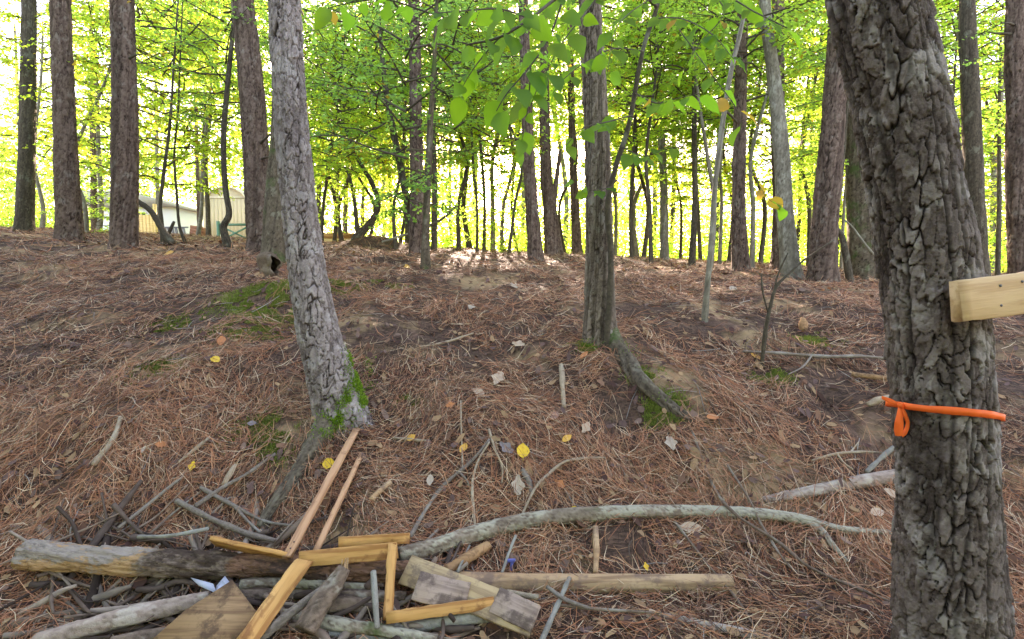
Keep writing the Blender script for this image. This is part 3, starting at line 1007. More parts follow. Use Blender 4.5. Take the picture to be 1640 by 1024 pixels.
# the far wood that reads as one mass
r = np.random.default_rng(77)
n = 270000
yy = r.uniform(32, 62, n)
xx = (r.random(n) * 2 - 1) * (yy * 1.15 + 4)
zz = land(xx, yy)
top = 9.5 + 3.5 * fbm(xx * .15, yy * .15, 7, 3)
hh = top * r.random(n) ** 1.15
clump = fbm(xx * .55 + hh * .2, hh * .75 + yy * .1, 13, 3)
ok = (clump > -.10 + .12 * (hh / 14)) & ~((xx < -9) & (xx > -34) & (hh < 4.2) & (yy < 45))
B = np.stack([xx, yy, zz + hh], 1)[ok]
k = 46000                                        # unseen foliage added round the left and behind to shape the light; right open
az = np.radians(r.uniform(-235, -62, k)); rad = r.uniform(8.5, 15, k)
hz = 9.0 * r.random(k) ** .9
bx, by = np.sin(az) * rad, np.cos(az) * rad
keep = fbm(np.degrees(az) * .09, hz * .5 + rad * .2, 15, 3) > -.22
keep &= by < np.abs(bx) * .62
B2 = np.stack([bx, by, land(bx, by) + hz], 1)[keep]
B = np.concatenate([B, B2])
n = len(B)
ln = r.uniform(.22, .42, n)
V, F = leaf_quads(B, unit(r.normal(0, 1, (n, 3)) * [1, 1, .5]), unit(np.array([0, .7, .5]) + r.normal(0, .6, (n, 3))), ln, ln * .6)
o = obj('far_woodland_and_screen', mesh('far_woodland_and_screen', V, F, M_LEAF_FAR, np.repeat(r.random((n, 3)), 4, 0)))
tag(o, 'pale sunlit mass of foliage closing off the wood, plus unseen foliage added behind', 'woodland', kind='stuff')

# low brush at the back edge of the crest
n = 125000
yy = r.uniform(19, 30, n); xx = (r.random(n) * 2 - 1) * (yy * 1.15)
hh = r.random(n) ** 1.3 * (1.3 + 3.0 * np.clip(fbm(xx * .5, yy * .5, 17, 2) + .4, 0, 1))
ok = (fbm(xx * .9, hh * 1.3 + yy * .6, 19, 2) > -.1) & ~((xx < -7) & (xx > -24))
B = np.stack([xx, yy, land(xx, yy) + hh], 1)[ok]; n = len(B)
ln = r.uniform(.08, .17, n)
V, F = leaf_quads(B, unit(r.normal(0, 1, (n, 3)) * [1, 1, .5]), unit(np.array([0, .5, .7]) + r.normal(0, .7, (n, 3))), ln, ln * .6)
o = obj('undergrowth', mesh('undergrowth', V, F, M_LEAF, np.repeat(r.random((n, 3)), 4, 0)))
tag(o, 'low leafy brush along the back edge of the crest', 'undergrowth', kind='stuff')
#NEXT#
# ------------------------------------------------------------------ sapling with the big near leaves


def leaf_shape(seed, yellow):
    r = np.random.default_rng(seed)
    st = np.array([0, .10, .24, .42, .62, .82, 1.0])
    hw = np.array([.03, .19, .31, .35, .285, .15, 0.004]) * r.uniform(.9, 1.1)
    droop = -.22 * st ** 2 * r.uniform(.3, 1.6)
    Vv, Fv = [], []
    for q in range(7):
        wv = .03 * math.sin(q * 2.1 + seed)
        Vv += [[st[q], hw[q], droop[q] + .25 * hw[q] + wv], [st[q], 0, droop[q]], [st[q], -hw[q], droop[q] + .25 * hw[q] - wv]]
    for q in range(6):
        k = q * 3
        Fv += [[k, k + 1, k + 4, k + 3], [k + 1, k + 2, k + 5, k + 4]]
    Vv += [[0, .012, 0], [0, -.012, 0], [-.22, -.008, .02], [-.22, .008, .02]]
    Fv.append([21, 22, 23, 24])
    return mesh('leaf', np.array(Vv), [np.array(Fv)], M_LEAF_NEAR, np.tile([r.random(), r.random(), .99 if yellow else .3], (25, 1)), True)


LEAVES = [leaf_shape(q, False) for q in range(6)]
LEAF_YELLOW = leaf_shape(9, True)
hub = on_land(W(972, 555, 4.22))
sap = thing('sapling', 'thin dark sapling rising beside the middle pine with broad leaves hanging forward', 'tree', hub)
pts = [(970, 575), (972, 540), (977, 470), (978, 400), (973, 330), (987, 265), (1007, 200), (1030, 80), (1055, 0), (1075, -120)]
V, F, A = tube([W(a, b, 4.22) for a, b in pts], [.028, .026, .026, .025, .024, .022, .020, .018, .016, .010], 12, .03, .06, 3)
obj('trunk', mesh('trunk', V - hub, F, M_BARK_DARK, A, True), sap)
rl = np.random.default_rng(44)


def leaf_on(parent, base, p, d, nrm, size, me):
    d = Vector(unit(d)); s = Vector(unit(np.cross(nrm, d))); n_ = d.cross(s)
    lo = bpy.data.objects.new('leaf', me)
    col.objects.link(lo)
    lo.parent = parent
    m = Matrix((d, s, n_)).transposed().to_4x4()
    m.translation = Vector(np.asarray(p) + np.asarray(d) * size * .22 - base)
    lo.matrix_local = m @ Matrix.Scale(size, 4)
    return lo


def twig(pts, r0, n_leaf, size, yellow=0.0, start=.15):
    P = [W(a, b, c) for a, b, c in pts]
    V, F, A = tube(P, np.linspace(r0, r0 * .35, len(P)), 6, .04, .05, int(pts[0][0]))
    tw = obj('twig', mesh('twig', V - hub, F, M_BARK_DARK, A, True), sap)
    C, _, _ = spline(P, n=60)
    n_leaf = int(n_leaf * 1.7)
    for q in range(n_leaf):
        t = start + (1 - start) * (q + .5 * rl.random()) / max(1, n_leaf - 1 + .5)
        k = min(58, int(t * 59))
        dr = unit(C[k + 1] - C[k])
        side = unit(np.cross(dr, [0, 0, 1])) * (1 if q % 2 else -1)
        d = dr * .5 + side * rl.uniform(.5, 1.1) + np.array([0, 0, rl.uniform(-.9, -.1)])
        nrm = unit(np.array([0, -.35, .8]) + rl.normal(0, .45, 3))
        leaf_on(tw, hub, C[k], d, nrm, size * 1.25 * rl.uniform(.5, 1.15), LEAF_YELLOW if rl.random() < yellow else LEAVES[rl.integers(6)])


twig([(1052, 10, 4.2), (985, -40, 3.5), (905, -10, 2.9), (850, 30, 2.6), (800, 60, 2.45), (748, 72, 2.35)], .012, 13, .115, start=.45)
twig([(905, -10, 2.9), (880, 60, 2.7), (850, 105, 2.5), (812, 150, 2.35), (795, 178, 2.3)], .006, 8, .12)
twig([(850, 30, 2.6), (800, 15, 2.3), (740, 18, 2.2), (690, 22, 2.1)], .005, 8, .115)
twig([(850, 105, 2.5), (846, 170, 2.4), (838, 215, 2.4), (832, 245, 2.4)], .004, 5, .085)
twig([(1012, 185, 4.2), (975, 195, 3.7), (935, 205, 3.3), (905, 235, 3.1)], .006, 7, .115)
twig([(1030, 82, 4.2), (985, 78, 3.8), (945, 95, 3.4), (905, 125, 3.1), (885, 150, 3.0)], .006, 9, .105)
twig([(1018, 150, 4.2), (1050, 165, 3.6), (1085, 158, 3.2), (1120, 150, 3.0)], .006, 9, .11, .1)
twig([(1045, 30, 4.2), (1090, 30, 3.5), (1140, 55, 3.1), (1175, 95, 2.9)], .006, 9, .11, .12)
twig([(1075, 30, 4.0), (1140, 120, 3.4), (1180, 175, 3.1), (1192, 215, 3.0)], .004, 6, .10, .4)
twig([(995, 235, 4.2), (1030, 250, 3.9), (1065, 240, 3.7), (1085, 235, 3.6)], .005, 6, .11)
twig([(1056, -10, 4.2), (1130, -20, 3.4), (1210, 20, 2.9), (1260, 45, 2.7)], .007, 10, .11, .05)
twig([(980, 300, 4.2), (950, 305, 4.0), (920, 290, 3.9)], .005, 4, .10)
twig([(1157, 200, 4.9), (1200, 270, 4.5), (1232, 320, 4.3), (1255, 328, 4.3)], .004, 3, .12, .35, .7)
twig([(800, 60, 2.45), (770, 95, 2.4), (752, 120, 2.4), (735, 150, 2.4)], .004, 5, .10)
twig([(985, -40, 3.5), (930, 30, 3.1), (900, 70, 2.9), (862, 140, 2.7), (850, 170, 2.7)], .005, 8, .11)
twig([(1130, -20, 3.4), (1160, 20, 3.2), (1120, 70, 3.1), (1095, 110, 3.1)], .004, 6, .10, .1)
twig([(1056, -10, 4.2), (1010, 20, 3.6), (985, 50, 3.3), (972, 120, 3.1)], .004, 7, .10)
twig([(690, 22, 2.1), (620, 0, 2.2), (560, 5, 2.3), (520, 15, 2.4)], .004, 6, .09, .06)

# ------------------------------------------------------------------ tape and lumber on the big pine
m_, nt_, out_ = new_mat('orange_tape'); g_n = N(nt_)
cr_ = g_n.noise(28, 5, .7, None, (1, 1, .35))
b_t = g_n.bsdf(out_, g_n.mix(cr_, (.92, .12, .02), (.97, .17, .035)), .5, cr_, .15, .004, .2)
t_t = g_n.n('ShaderNodeBsdfTranslucent'); t_t.inputs[0].default_value = (.95, .16, .03, 1)
x_t = g_n.n('ShaderNodeMixShader'); x_t.inputs[0].default_value = .08
nt_.links.new(b_t.outputs[0], x_t.inputs[1]); nt_.links.new(t_t.outputs[0], x_t.inputs[2]); nt_.links.new(x_t.outputs[0], out_.inputs[0])
M_TAPE = m_
M_LUMBER_NEW = wood_mat('lumber_fresh', (0.52, 0.36, 0.21), (0.60, 0.44, 0.27), (0.40, 0.25, 0.13))
M_LUMBER_PINK = wood_mat('lumber_pink', (0.42, 0.24, 0.14), (0.52, 0.32, 0.20), (0.27, 0.14, 0.08), .2, (.22, .12, .07))
M_LUMBER_ORANGE = wood_mat('lumber_amber', (0.46, 0.25, 0.09), (0.56, 0.34, 0.14), (0.24, 0.10, 0.035), .30, (.20, .09, .04))
M_PLANK = wood_mat('plank_weathered', (0.36, 0.27, 0.155), (0.44, 0.35, 0.22), (0.20, 0.14, 0.09), .42, (.15, .11, .09), .8)
M_PLANK_GREY = wood_mat('plank_stained', (0.27, 0.21, 0.175), (0.35, 0.28, 0.24), (0.13, 0.095, 0.085), .55, (.075, .055, .05), .85)
M_PLY = wood_mat('plywood_dirty', (0.25, 0.155, 0.08), (0.33, 0.22, 0.12), (0.13, 0.075, 0.045), .6, (.06, .038, .028), .9, .8)
tc_ = W(1508, 657, 1.85)
tape = thing('flagging_tape', 'bright orange flagging tape knotted round the big dark pine', 'tape', tc_)
Rb = 130 / 2 / FPX * 1.85 + .019
th = np.linspace(0, 2 * np.pi, 97)[:-1]


def ring_pt(a, dz=0.0, grow=0.0):
    rad = Rb + grow + .0022 * np.sin(a * 7 + 1) + .0015 * np.sin(a * 17)
    return np.stack([rad * np.cos(a), rad * np.sin(a), dz + .034 * np.cos(a - math.radians(232)) + .003 * np.sin(a * 3)], -1)


hw = .0125 + .0012 * np.sin(th * 3.0 + 1) + .0006 * np.sin(th * 8)
lo_, hi_ = ring_pt(th), ring_pt(th)
lo_[:, 2] -= hw; hi_[:, 2] += hw
inn = np.stack([np.cos(th), np.sin(th), 0 * th], 1) * .001
VV = np.concatenate([lo_, hi_, lo_ - inn, hi_ - inn]); j = np.arange(96); k = (j + 1) % 96
obj('band', mesh('band', VV, [np.stack([j, k, 96 + k, 96 + j], 1), np.stack([192 + k, 192 + j, 288 + j, 288 + k], 1), np.stack([96 + j, 96 + k, 288 + k, 288 + j], 1), np.stack([k, j, 192 + j, 192 + k], 1)], M_TAPE, smooth=True), tape)


def ribbon(P, w, name, side=None, thick=.0012):
    """a strip of tape with a little thickness; P relative points, w half widths"""
    C, par, _ = spline(P, n=26)
    ww = np.interp(par, np.arange(len(w)), w)
    T = unit(np.gradient(C, axis=0))
    S = unit(np.cross(T, np.array([-.45, -1, .1]))) if side is None else np.tile(unit(side), (26, 1))
    tw = np.sin(np.linspace(0, 5, 26))[:, None] * .25
    Nn = unit(np.cross(S, T))
    S = unit(S + Nn * tw); Nn = unit(np.cross(S, T))
    f = []
    for off in (0, thick):
        f += [C - S * ww[:, None] + Nn * off, C + Nn * (off + .003), C + S * ww[:, None] + Nn * off]
    VV = np.concatenate(f); i = np.arange(25)
    q = lambda a, b: np.stack([a * 26 + i, a * 26 + i + 1, b * 26 + i + 1, b * 26 + i], 1)
    obj(name, mesh(name, VV, [q(0, 1), q(1, 2), q(4, 3), q(5, 4), q(3, 0), q(2, 5)], M_TAPE, smooth=True), tape)


ak = math.radians(186)
kp = ring_pt(np.array([ak]), 0, .008)[0]
ribbon([kp + [-.050, .025, .024], kp + [-.028, .006, .014], kp + [0, -.003, 0], kp + [.012, -.002, -.004]], [.006, .009, .006, .006], 'tail', (0, 0, 1))
ribbon([kp, kp + [-.006, -.010, -.03], kp + [-.010, -.014, -.06], kp + [-.008, -.012, -.092], kp + [-.004, -.012, -.112]], [.004, .010, .014, .014, .013], 'tail')
ribbon([kp + [.003, 0, 0], kp + [.010, -.012, -.03], kp + [.024, -.012, -.065], kp + [.016, -.012, -.098], kp + [.002, -.010, -.110]], [.004, .008, .006, .007, .010], 'loop')
V, F, A = tube([kp + [-.007, -.002, .008], kp + [0, -.006, 0], kp + [.008, -.001, -.008]], [.006, .010, .006], 8, .004, .2, 3)
obj('knot', mesh('knot', V, F, M_TAPE, None, True), tape)


def board_mesh(name, ln, wd, tk, mat, seed=0, cut0=0.0, cut1=0.0, seg=10, wear=.0022):
    """a sawn board along local x with eased edges; cut0/cut1 slant the ends"""
    r = np.random.default_rng(seed)
    b = min(.003, tk * .2)
    y, z = wd / 2, tk / 2
    prof = np.array([[-y + b, -z], [y - b, -z], [y, -z + b], [y, z - b], [y - b, z], [-y + b, z], [-y, z - b], [-y, -z + b]])
    rows = []
    for q in range(seg + 1):
        t = q / seg
        x = -ln / 2 + ln * t
        pr = prof + r.normal(0, wear, prof.shape) * .6
        xs = x + (cut0 * (1 - t) ** 8 + cut1 * t ** 8) * pr[:, 0] / y
        rows.append(np.column_stack([xs + (r.normal(0, wear, 8) if q in (0, seg) else 0), pr[:, 0], pr[:, 1] + .002 * math.sin(3 * t + seed)]))
    VV = np.concatenate(rows)
    F4 = grid_faces(seg + 1, 8)
    e = np.arange(8)
    F8 = np.array([e[::-1], seg * 8 + e])
    return mesh(name, VV, [F4, F8], mat)


def put_board(name, p0, p1, wd, tk, hint, mat, seed, parent=None, base=None, **kw):
    p0, p1 = np.asarray(p0), np.asarray(p1)
    x = unit(p1 - p0)
    zz_ = unit(np.asarray(hint, float) - x * float(np.dot(hint, x)))
    yy_ = np.cross(zz_, x)
    o = obj(name, board_mesh(name, float(np.linalg.norm(p1 - p0)), wd, tk, mat, seed, **kw), parent)
    m = Matrix((Vector(x), Vector(yy_), Vector(zz_))).transposed().to_4x4()
    m.translation = Vector((p0 + p1) / 2 - (base if base is not None else 0))
    o.matrix_local = m
    return o


a0, a1 = W(1531, 483, 1.66), W(1700, 462, 1.675)
blk = put_board('lumber_block', a0, a1, .137, .038, (-.05, -1, .05), M_LUMBER_NEW, 4)
for dx, dy in ((-.045, .035), (-.05, -.03), (.03, .04)):
    V, F, A = tube([np.array([dx, dy, .016]), np.array([dx, dy, .0205])], [.0045, .0045], 10, .002, 0, 1)
    obj('nail', mesh('nail', V, F, plain_mat('nail_steel', (.12, .11, .10), .4)), blk)
tag(blk, 'short end of fresh pale lumber fixed across the big dark pine', 'lumber')

# ------------------------------------------------------------------ the scrap lumber on the pile
UPF = (0, -.75, .66)
stakes = [([(571, 688, .05), (459, 893, .24)], .045, M_LUMBER_PINK, 'longer pinkish wooden stake leaning against the bank, with nail holes at its foot', .5),
          ([(579, 727, .04), (506, 884, .20)], .030, M_LUMBER_PINK, 'shorter thin wooden stake leaning right of the longer one', 0)]
for q, (pp, wd, mt, lab, nail) in enumerate(stakes):
    p0, p1 = L(*pp[0]), L(*pp[1])
    s_ = thing('wooden_stake', lab, 'stake', p1, 'wooden stakes')
    put_board('shaft', p0, p1, wd, .02, UPF, mt, 10 + q, s_, p1)
    if nail:
        x = unit(p0 - p1); zz_ = unit(np.array(UPF) - x * float(np.dot(UPF, x)))
        for f in (.045, .085):
            c = p1 + x * f + zz_ * .0105
            V, F, A = tube([c - zz_ * .004, c + zz_ * .001], [.004, .004], 8, .003, 0, 1)
            obj('nail_hole', mesh('nail_hole', V - p1, F, plain_mat('nail_rust', (.06, .045, .04))), s_)

f0 = L(480, 896, .23); f1 = L(636, 882, .23)
frame = thing('broken_frame', 'zigzag frame of amber boards nailed end to end lying on the brush pile', 'wooden frame', f0)
put_board('board', f0, f1, .072, .022, (0, -.93, .35), M_LUMBER_ORANGE, 21, frame, f0)
put_board('board', L(486, 899, .245), L(392, 1032, .16), .075, .022, (.55, -.75, .5), M_LUMBER_ORANGE, 22, frame, f0, cut0=-.02)
put_board('board', L(629, 872, .25), L(621, 992, .12), .042, .024, (.2, -.85, .5), M_LUMBER_ORANGE, 23, frame, f0)
put_board('board', L(620, 990, .13), L(791, 965, .14), .048, .024, (0, -.9, .4), M_LUMBER_ORANGE, 24, frame, f0)
b_ = put_board('board', L(543, 869, .22), L(656, 862, .22), .050, .022, (0, -.95, .3), M_LUMBER_ORANGE, 25)
tag(b_, 'short amber board lying behind the zigzag frame at the foot of the thin stake', 'board')
b_ = put_board('board', L(343, 866, .22), L(462, 893, .19), .095, .022, (-.25, -.62, -.55), M_LUMBER_ORANGE, 26)
tag(b_, 'tilted amber board left of the stakes showing its shaded underside', 'board')
b_ = put_board('plank', L(650, 912, .15), L(856, 994, .10), .135, .022, (0, -.66, .75), M_PLANK, 27)
tag(b_, 'long weathered pale plank slanting down to the right across the pile', 'plank')
b_ = put_board('plank', L(667, 938, .172), L(748, 958, .15), .125, .016, (0, -.66, .75), M_PLANK_GREY, 28)
tag(b_, 'short purple grey stained plank lying on top of the long pale plank', 'plank')
b_ = put_board('plank', L(792, 960, .152), L(858, 992, .125), .112, .012, (0, -.66, .75), M_PLANK_GREY, 29)
tag(b_, 'stained grey board end at the lower right of the long pale plank', 'plank')
Q = np.array([L(372, 929, .24), L(417, 988, .19), L(372, 1075, .10), L(215, 1050, .12), L(296, 978, .2)])
nn = unit(np.cross(Q[1] - Q[0], Q[4] - Q[0])); nn = nn if nn[2] > 0 else -nn
VV = np.concatenate([Q, Q - nn * .013]) - Q[0]
e = np.arange(5)
sh = obj('plywood_sheet', mesh('plywood_sheet', VV, [np.array([e[::-1], e + 5]), np.stack([e, (e + 1) % 5, (e + 1) % 5 + 5, e + 5], 1)], M_PLY))
sh.location = Q[0]
tag(sh, 'dirt stained brown plywood corner sticking up at the bottom of the pile', 'plywood')
M_SCRAP = plain_mat('pale_scrap', (.38, .40, .45), .6, .1)
for q, (poly, lab) in enumerate((([(305, 925), (345, 934), (347, 951), (318, 938)], 'torn pale bluish scrap tucked under the peeled log'), ([(347, 938), (364, 922), (369, 935), (342, 952)], 'folded white scrap sheet against the plywood corner'))):
    P = np.array([L(a, b, .15 - .02 * q) for a, b in poly]); P[1] += [0, -.02, .01]
    VV = np.concatenate([P, P - [0, -.004, .004]]) - P[0]
    e = np.arange(4)
    w_ = obj('paper_scrap', mesh('paper_scrap', VV, [np.array([e, e[::-1] + 4]), np.stack([e, e + 4, (e + 1) % 4 + 4, (e + 1) % 4], 1)], M_SCRAP))
    w_.location = P[0]
    tag(w_, lab, 'scrap')

# ------------------------------------------------------------------ logs, branches and sticks
M_LOG_PALE = wood_mat('log_peeled_pale', (0.33, 0.21, 0.12), (0.42, 0.30, 0.19), (0.17, 0.105, 0.065), .5, (.16, .11, .09), .8)
M_LOG_LICHEN = bark_mat('branch_lichen', (0.15, 0.12, 0.095), (0.24, 0.20, 0.165), (0.10, 0.075, 0.06), (0.36, 0.36, 0.30), .55, 40, .12)
M_LOG_BROWN = bark_mat('branch_brown', (0.11, 0.08, 0.065), (0.18, 0.135, 0.11), (0.06, 0.045, 0.035), (0.30, 0.29, 0.26), .15, 40)
M_LOG_PINK = bark_mat('branch_pinkish', (0.24, 0.185, 0.165), (0.31, 0.25, 0.225), (0.17, 0.13, 0.11), (0.40, 0.37, 0.34), .2, 40)
M_STICK_GREY = bark_mat('stick_grey', (0.15, 0.125, 0.11), (0.21, 0.18, 0.16), (0.10, 0.085, 0.075), (0.30, 0.29, 0.27), .25, 60)
M_STICK_PALE = bark_mat('stick_pale', (0.27, 0.21, 0.155), (0.34, 0.28, 0.215), (0.2, 0.155, 0.115), (0.38, 0.35, 0.29), .2, 60)
M_STICK_BLUE = bark_mat('stick_bluish', (0.17, 0.165, 0.155), (0.23, 0.225, 0.21), (0.12, 0.115, 0.105), (0.32, 0.33, 0.31), .35, 60)
M_ROT = wood_mat('rotten_wood', (0.27, 0.155, 0.08), (0.34, 0.21, 0.115), (0.15, 0.085, 0.05), .3, (.10, .065, .045), .9)


def peel_mat():
    m, nt, out = new_mat('log_peeling'); g = N(nt)
    tc = g.n('ShaderNodeTexCoord').outputs['Object']
    sx = g.n('ShaderNodeSeparateXYZ'); g.put(sx.inputs[0], tc)
    along = g.math('ADD', sx.outputs[0], g.math('MULTIPLY', g.noise(5, 4, .6, tc), .5))
    flakes = g.noise(14, 5, .7, tc, (.45, 1, 1))
    wood = g.mix(g.noise(30, 4, .6, tc, (.08, 1, 1)), (.36, .20, .09), (.46, .29, .15))
    pale = g.mix(flakes, (.16, .12, .09), (.40, .34, .28))
    c = g.mix(g.step(g.math('ADD', flakes, g.math('MULTIPLY', sx.outputs[2], 1.6)), .47, .55), wood, pale)
    dark = g.mix(g.step(flakes, .45, .62), (.07, .047, .034), (.20, .145, .105))
    c = g.mix(g.step(along, .88, .98), c, dark)
    red = g.mix(g.noise(22, 4, .6, tc, (.1, 1, 1)), (.09, .045, .03), (.30, .16, .095))
    red = g.mix(g.math('MULTIPLY', g.step(g.noise(9, 5, .7, tc, (.5, 1, 1)), .5, .6), .8), red, (.05, .035, .028))
    c = g.mix(g.step(along, 1.28, 1.36), c, red)
    fib = g.noise(70, 4, .7, tc, (.15, 1, 1))
    c = g.mix(g.step(fib, .5, .7), c, g.mix(.45, c, (.03, .02, .015)))
    g.bsdf(out, c, .9, g.math('ADD', flakes, fib), .9, .015, .08)
    return m


def log(name, label, pts, wid, mat, n=24, cell=None, depth=.006, seed=1, cat='log', lump=.12, group=None, parent=None, base=None):
    """a thick log through picture points lying lift above the ground; wid in picture pixels"""
    P = [L(*p) for p in pts]
    Rr = [w / 2 / FPX * p[1] for w, p in zip(wid, P)]
    b = P[0] if base is None else base
    V, F, A = bark_tube(P, Rr, n, .012, cell or (.03, .05), depth, seed, lump=lump)
    o = obj(name, mesh(name, V - b, F, mat, A, True), parent)
    if parent is None:
        o.location = b
        tag(o, label, cat, group)
    return o


def stick(label, pts, wid, mat, seed=1, name='stick', cat='stick', n=8, group='sticks on the bank', forks=()):
    P = [L(p[0], p[1], p[2] + .022) for p in pts]
    Rr = [max(.0020, w / 2 / FPX * p[1]) for w, p in zip(wid, P)]
    b = P[0]
    V, F, A = tube(P, Rr, n, .018, .16, seed)
    A[:, 0] = .6 + .4 * hash2(np.floor(V[:, 0] * 40), np.floor(V[:, 2] * 40), seed)
    o = obj(name, mesh(name, V - b, F, mat, A, True))
    o.location = b
    tag(o, label, cat, group)
    for fp, fw in forks:
        Pf = [L(p[0], p[1], p[2] + .022) for p in fp]
        V, F, A = tube(Pf, [max(.0014, w / 2 / FPX * p[1]) for w, p in zip(fw, Pf)], 7, .018, .16, seed + 5)
        obj('side_twig', mesh('side_twig', V - b, F, mat, A, True), o)
    return o


log('log', 'thick peeling log with white and orange patches along the left of the pile', [(40, 888, .12), (180, 897, .12), (300, 904, .12), (440, 908, .12), (560, 915, .11), (665, 917, .10)], [44, 42, 39, 35, 33, 30], peel_mat(), 64, (.05, .09), .016, 3, lump=.22)
log('log', 'straight peeled tan log lying right of the planks', [(725, 932, .04), (850, 934, .04), (1000, 935, .04), (1172, 935, .04)], [30, 30, 30, 29], M_LOG_PALE, 30, (.08, .3), .003, 4, lump=.06)
lg = log('fallen_branch', 'long lichen covered branch lying across the foot of the bank', [(640, 890, .07), (700, 874, .07), (770, 852, .06), (860, 832, .05), (960, 823, .05), (1100, 819, .05), (1220, 824, .05), (1290, 834, .05), (1345, 848, .04), (1450, 857, .03)],
         [27, 27, 27, 26, 24, 21, 19, 17, 13, 12], M_LOG_LICHEN, 26, (.025, .06), .004, 5, 'branch')
lgb = np.array(lg.location)
log('side_branch', '', [(1285, 832, .05), (1315, 850, .05), (1335, 875, .04), (1357, 900, .03)], [13, 11, 9, 6], M_LOG_LICHEN, 14, (.02, .05), .003, 6, parent=lg, base=lgb)
log('log', 'smooth pinkish grey log sticking out from behind the big pine', [(1222, 802, .0), (1262, 794, .015), (1305, 786, .03), (1380, 771, .035), (1450, 760, .03), (1540, 752, .02)], [12, 16, 19, 21, 22, 22], M_LOG_PINK, 22, (.05, .12), .003, 7)
log('log', 'broad flaky grey log entering from the lower left corner', [(60, 1030, .08), (180, 994, .10), (260, 975, .11), (335, 957, .10)], [30, 30, 27, 22], M_LOG_PINK, 24, (.03, .08), .010, 8)
log('log', 'dark rough log along the bottom left edge below the flaky one', [(80, 1062, .06), (200, 1028, .07), (300, 1012, .06)], [28, 27, 22], M_LOG_BROWN, 22, (.03, .06), .009, 9)
sn = log('log', 'thick dark branch stub with a splintered pale tip pointing up', [(488, 1010, .10), (510, 972, .16), (535, 938, .20), (553, 908, .235)], [36, 35, 30, 20], M_LOG_BROWN, 24, (.025, .05), .007, 10)
b0 = np.array(sn.location); tip = L(553, 908, .235)
sp = MB()
for q in range(7):
    a = rl.normal(0, .010, 3)
    sp.add(*tube([tip + a - [0, 0, .03], tip + a * 1.2 + [.008, 0, .012 + .02 * rl.random()]], [.008, .002], 5, .02, 0, q))
obj('splintered_tip', sp.mesh('splintered_tip', M_LOG_PALE, b0), sn)
log('log', 'slim grey branch running under the amber board beside the stub', [(408, 1035, .10), (440, 1003, .13), (475, 975, .15), (508, 950, .16), (540, 930, .14)], [16, 16, 14, 13, 10], M_STICK_GREY, 16, (.02, .05), .003, 11, 'branch')
log('log', 'lichen spotted pole lying just below the peeling log', [(385, 936, .10), (450, 932, .10), (515, 937, .09), (600, 942, .08)], [17, 17, 16, 14], M_LOG_LICHEN, 18, (.025, .06), .003, 12, 'branch')
log('log', 'dark purple grey pole beneath the lichen spotted one', [(380, 955, .06), (470, 952, .06), (560, 954, .06), (650, 957, .05)], [20, 21, 20, 17], M_LOG_BROWN, 18, (.03, .06), .004, 13, 'branch')
log('log', 'bark covered log with white lichen crust at the bottom centre', [(455, 985, .08), (520, 996, .08), (600, 1008, .08), (700, 1026, .07)], [19, 21, 20, 17], M_LOG_LICHEN, 20, (.03, .06), .006, 14)
log('log', 'thin bluish grey pole below the crusted log', [(440, 1000, .04), (520, 1012, .05), (600, 1024, .05), (690, 1040, .04)], [12, 13, 13, 11], M_STICK_BLUE, 14, (.03, .06), .002, 15, 'branch')
log('log', 'silvery log lying under the lowest amber board', [(612, 1012, .06), (690, 1000, .07), (775, 988, .07), (840, 980, .05)], [18, 20, 20, 15], M_STICK_BLUE, 18, (.03, .06), .004, 16)
log('log', 'dark log end showing in the hollow under the zigzag frame', [(520, 975, .07), (555, 968, .08), (590, 972, .06)], [25, 26, 22], M_LOG_BROWN, 20, (.03, .06), .006, 17)
log('log', 'short rotten brown log behind the top of the long plank', [(716, 914, .06), (748, 894, .06), (782, 874, .05)], [17, 19, 15], M_ROT, 16, (.02, .08), .006, 18)
log('log', 'low brown log half buried at the bottom right of the pile', [(1060, 988, .02), (1130, 1002, .025), (1235, 1022, .02)], [13, 16, 13], M_LOG_PINK, 16, (.03, .06), .004, 19)

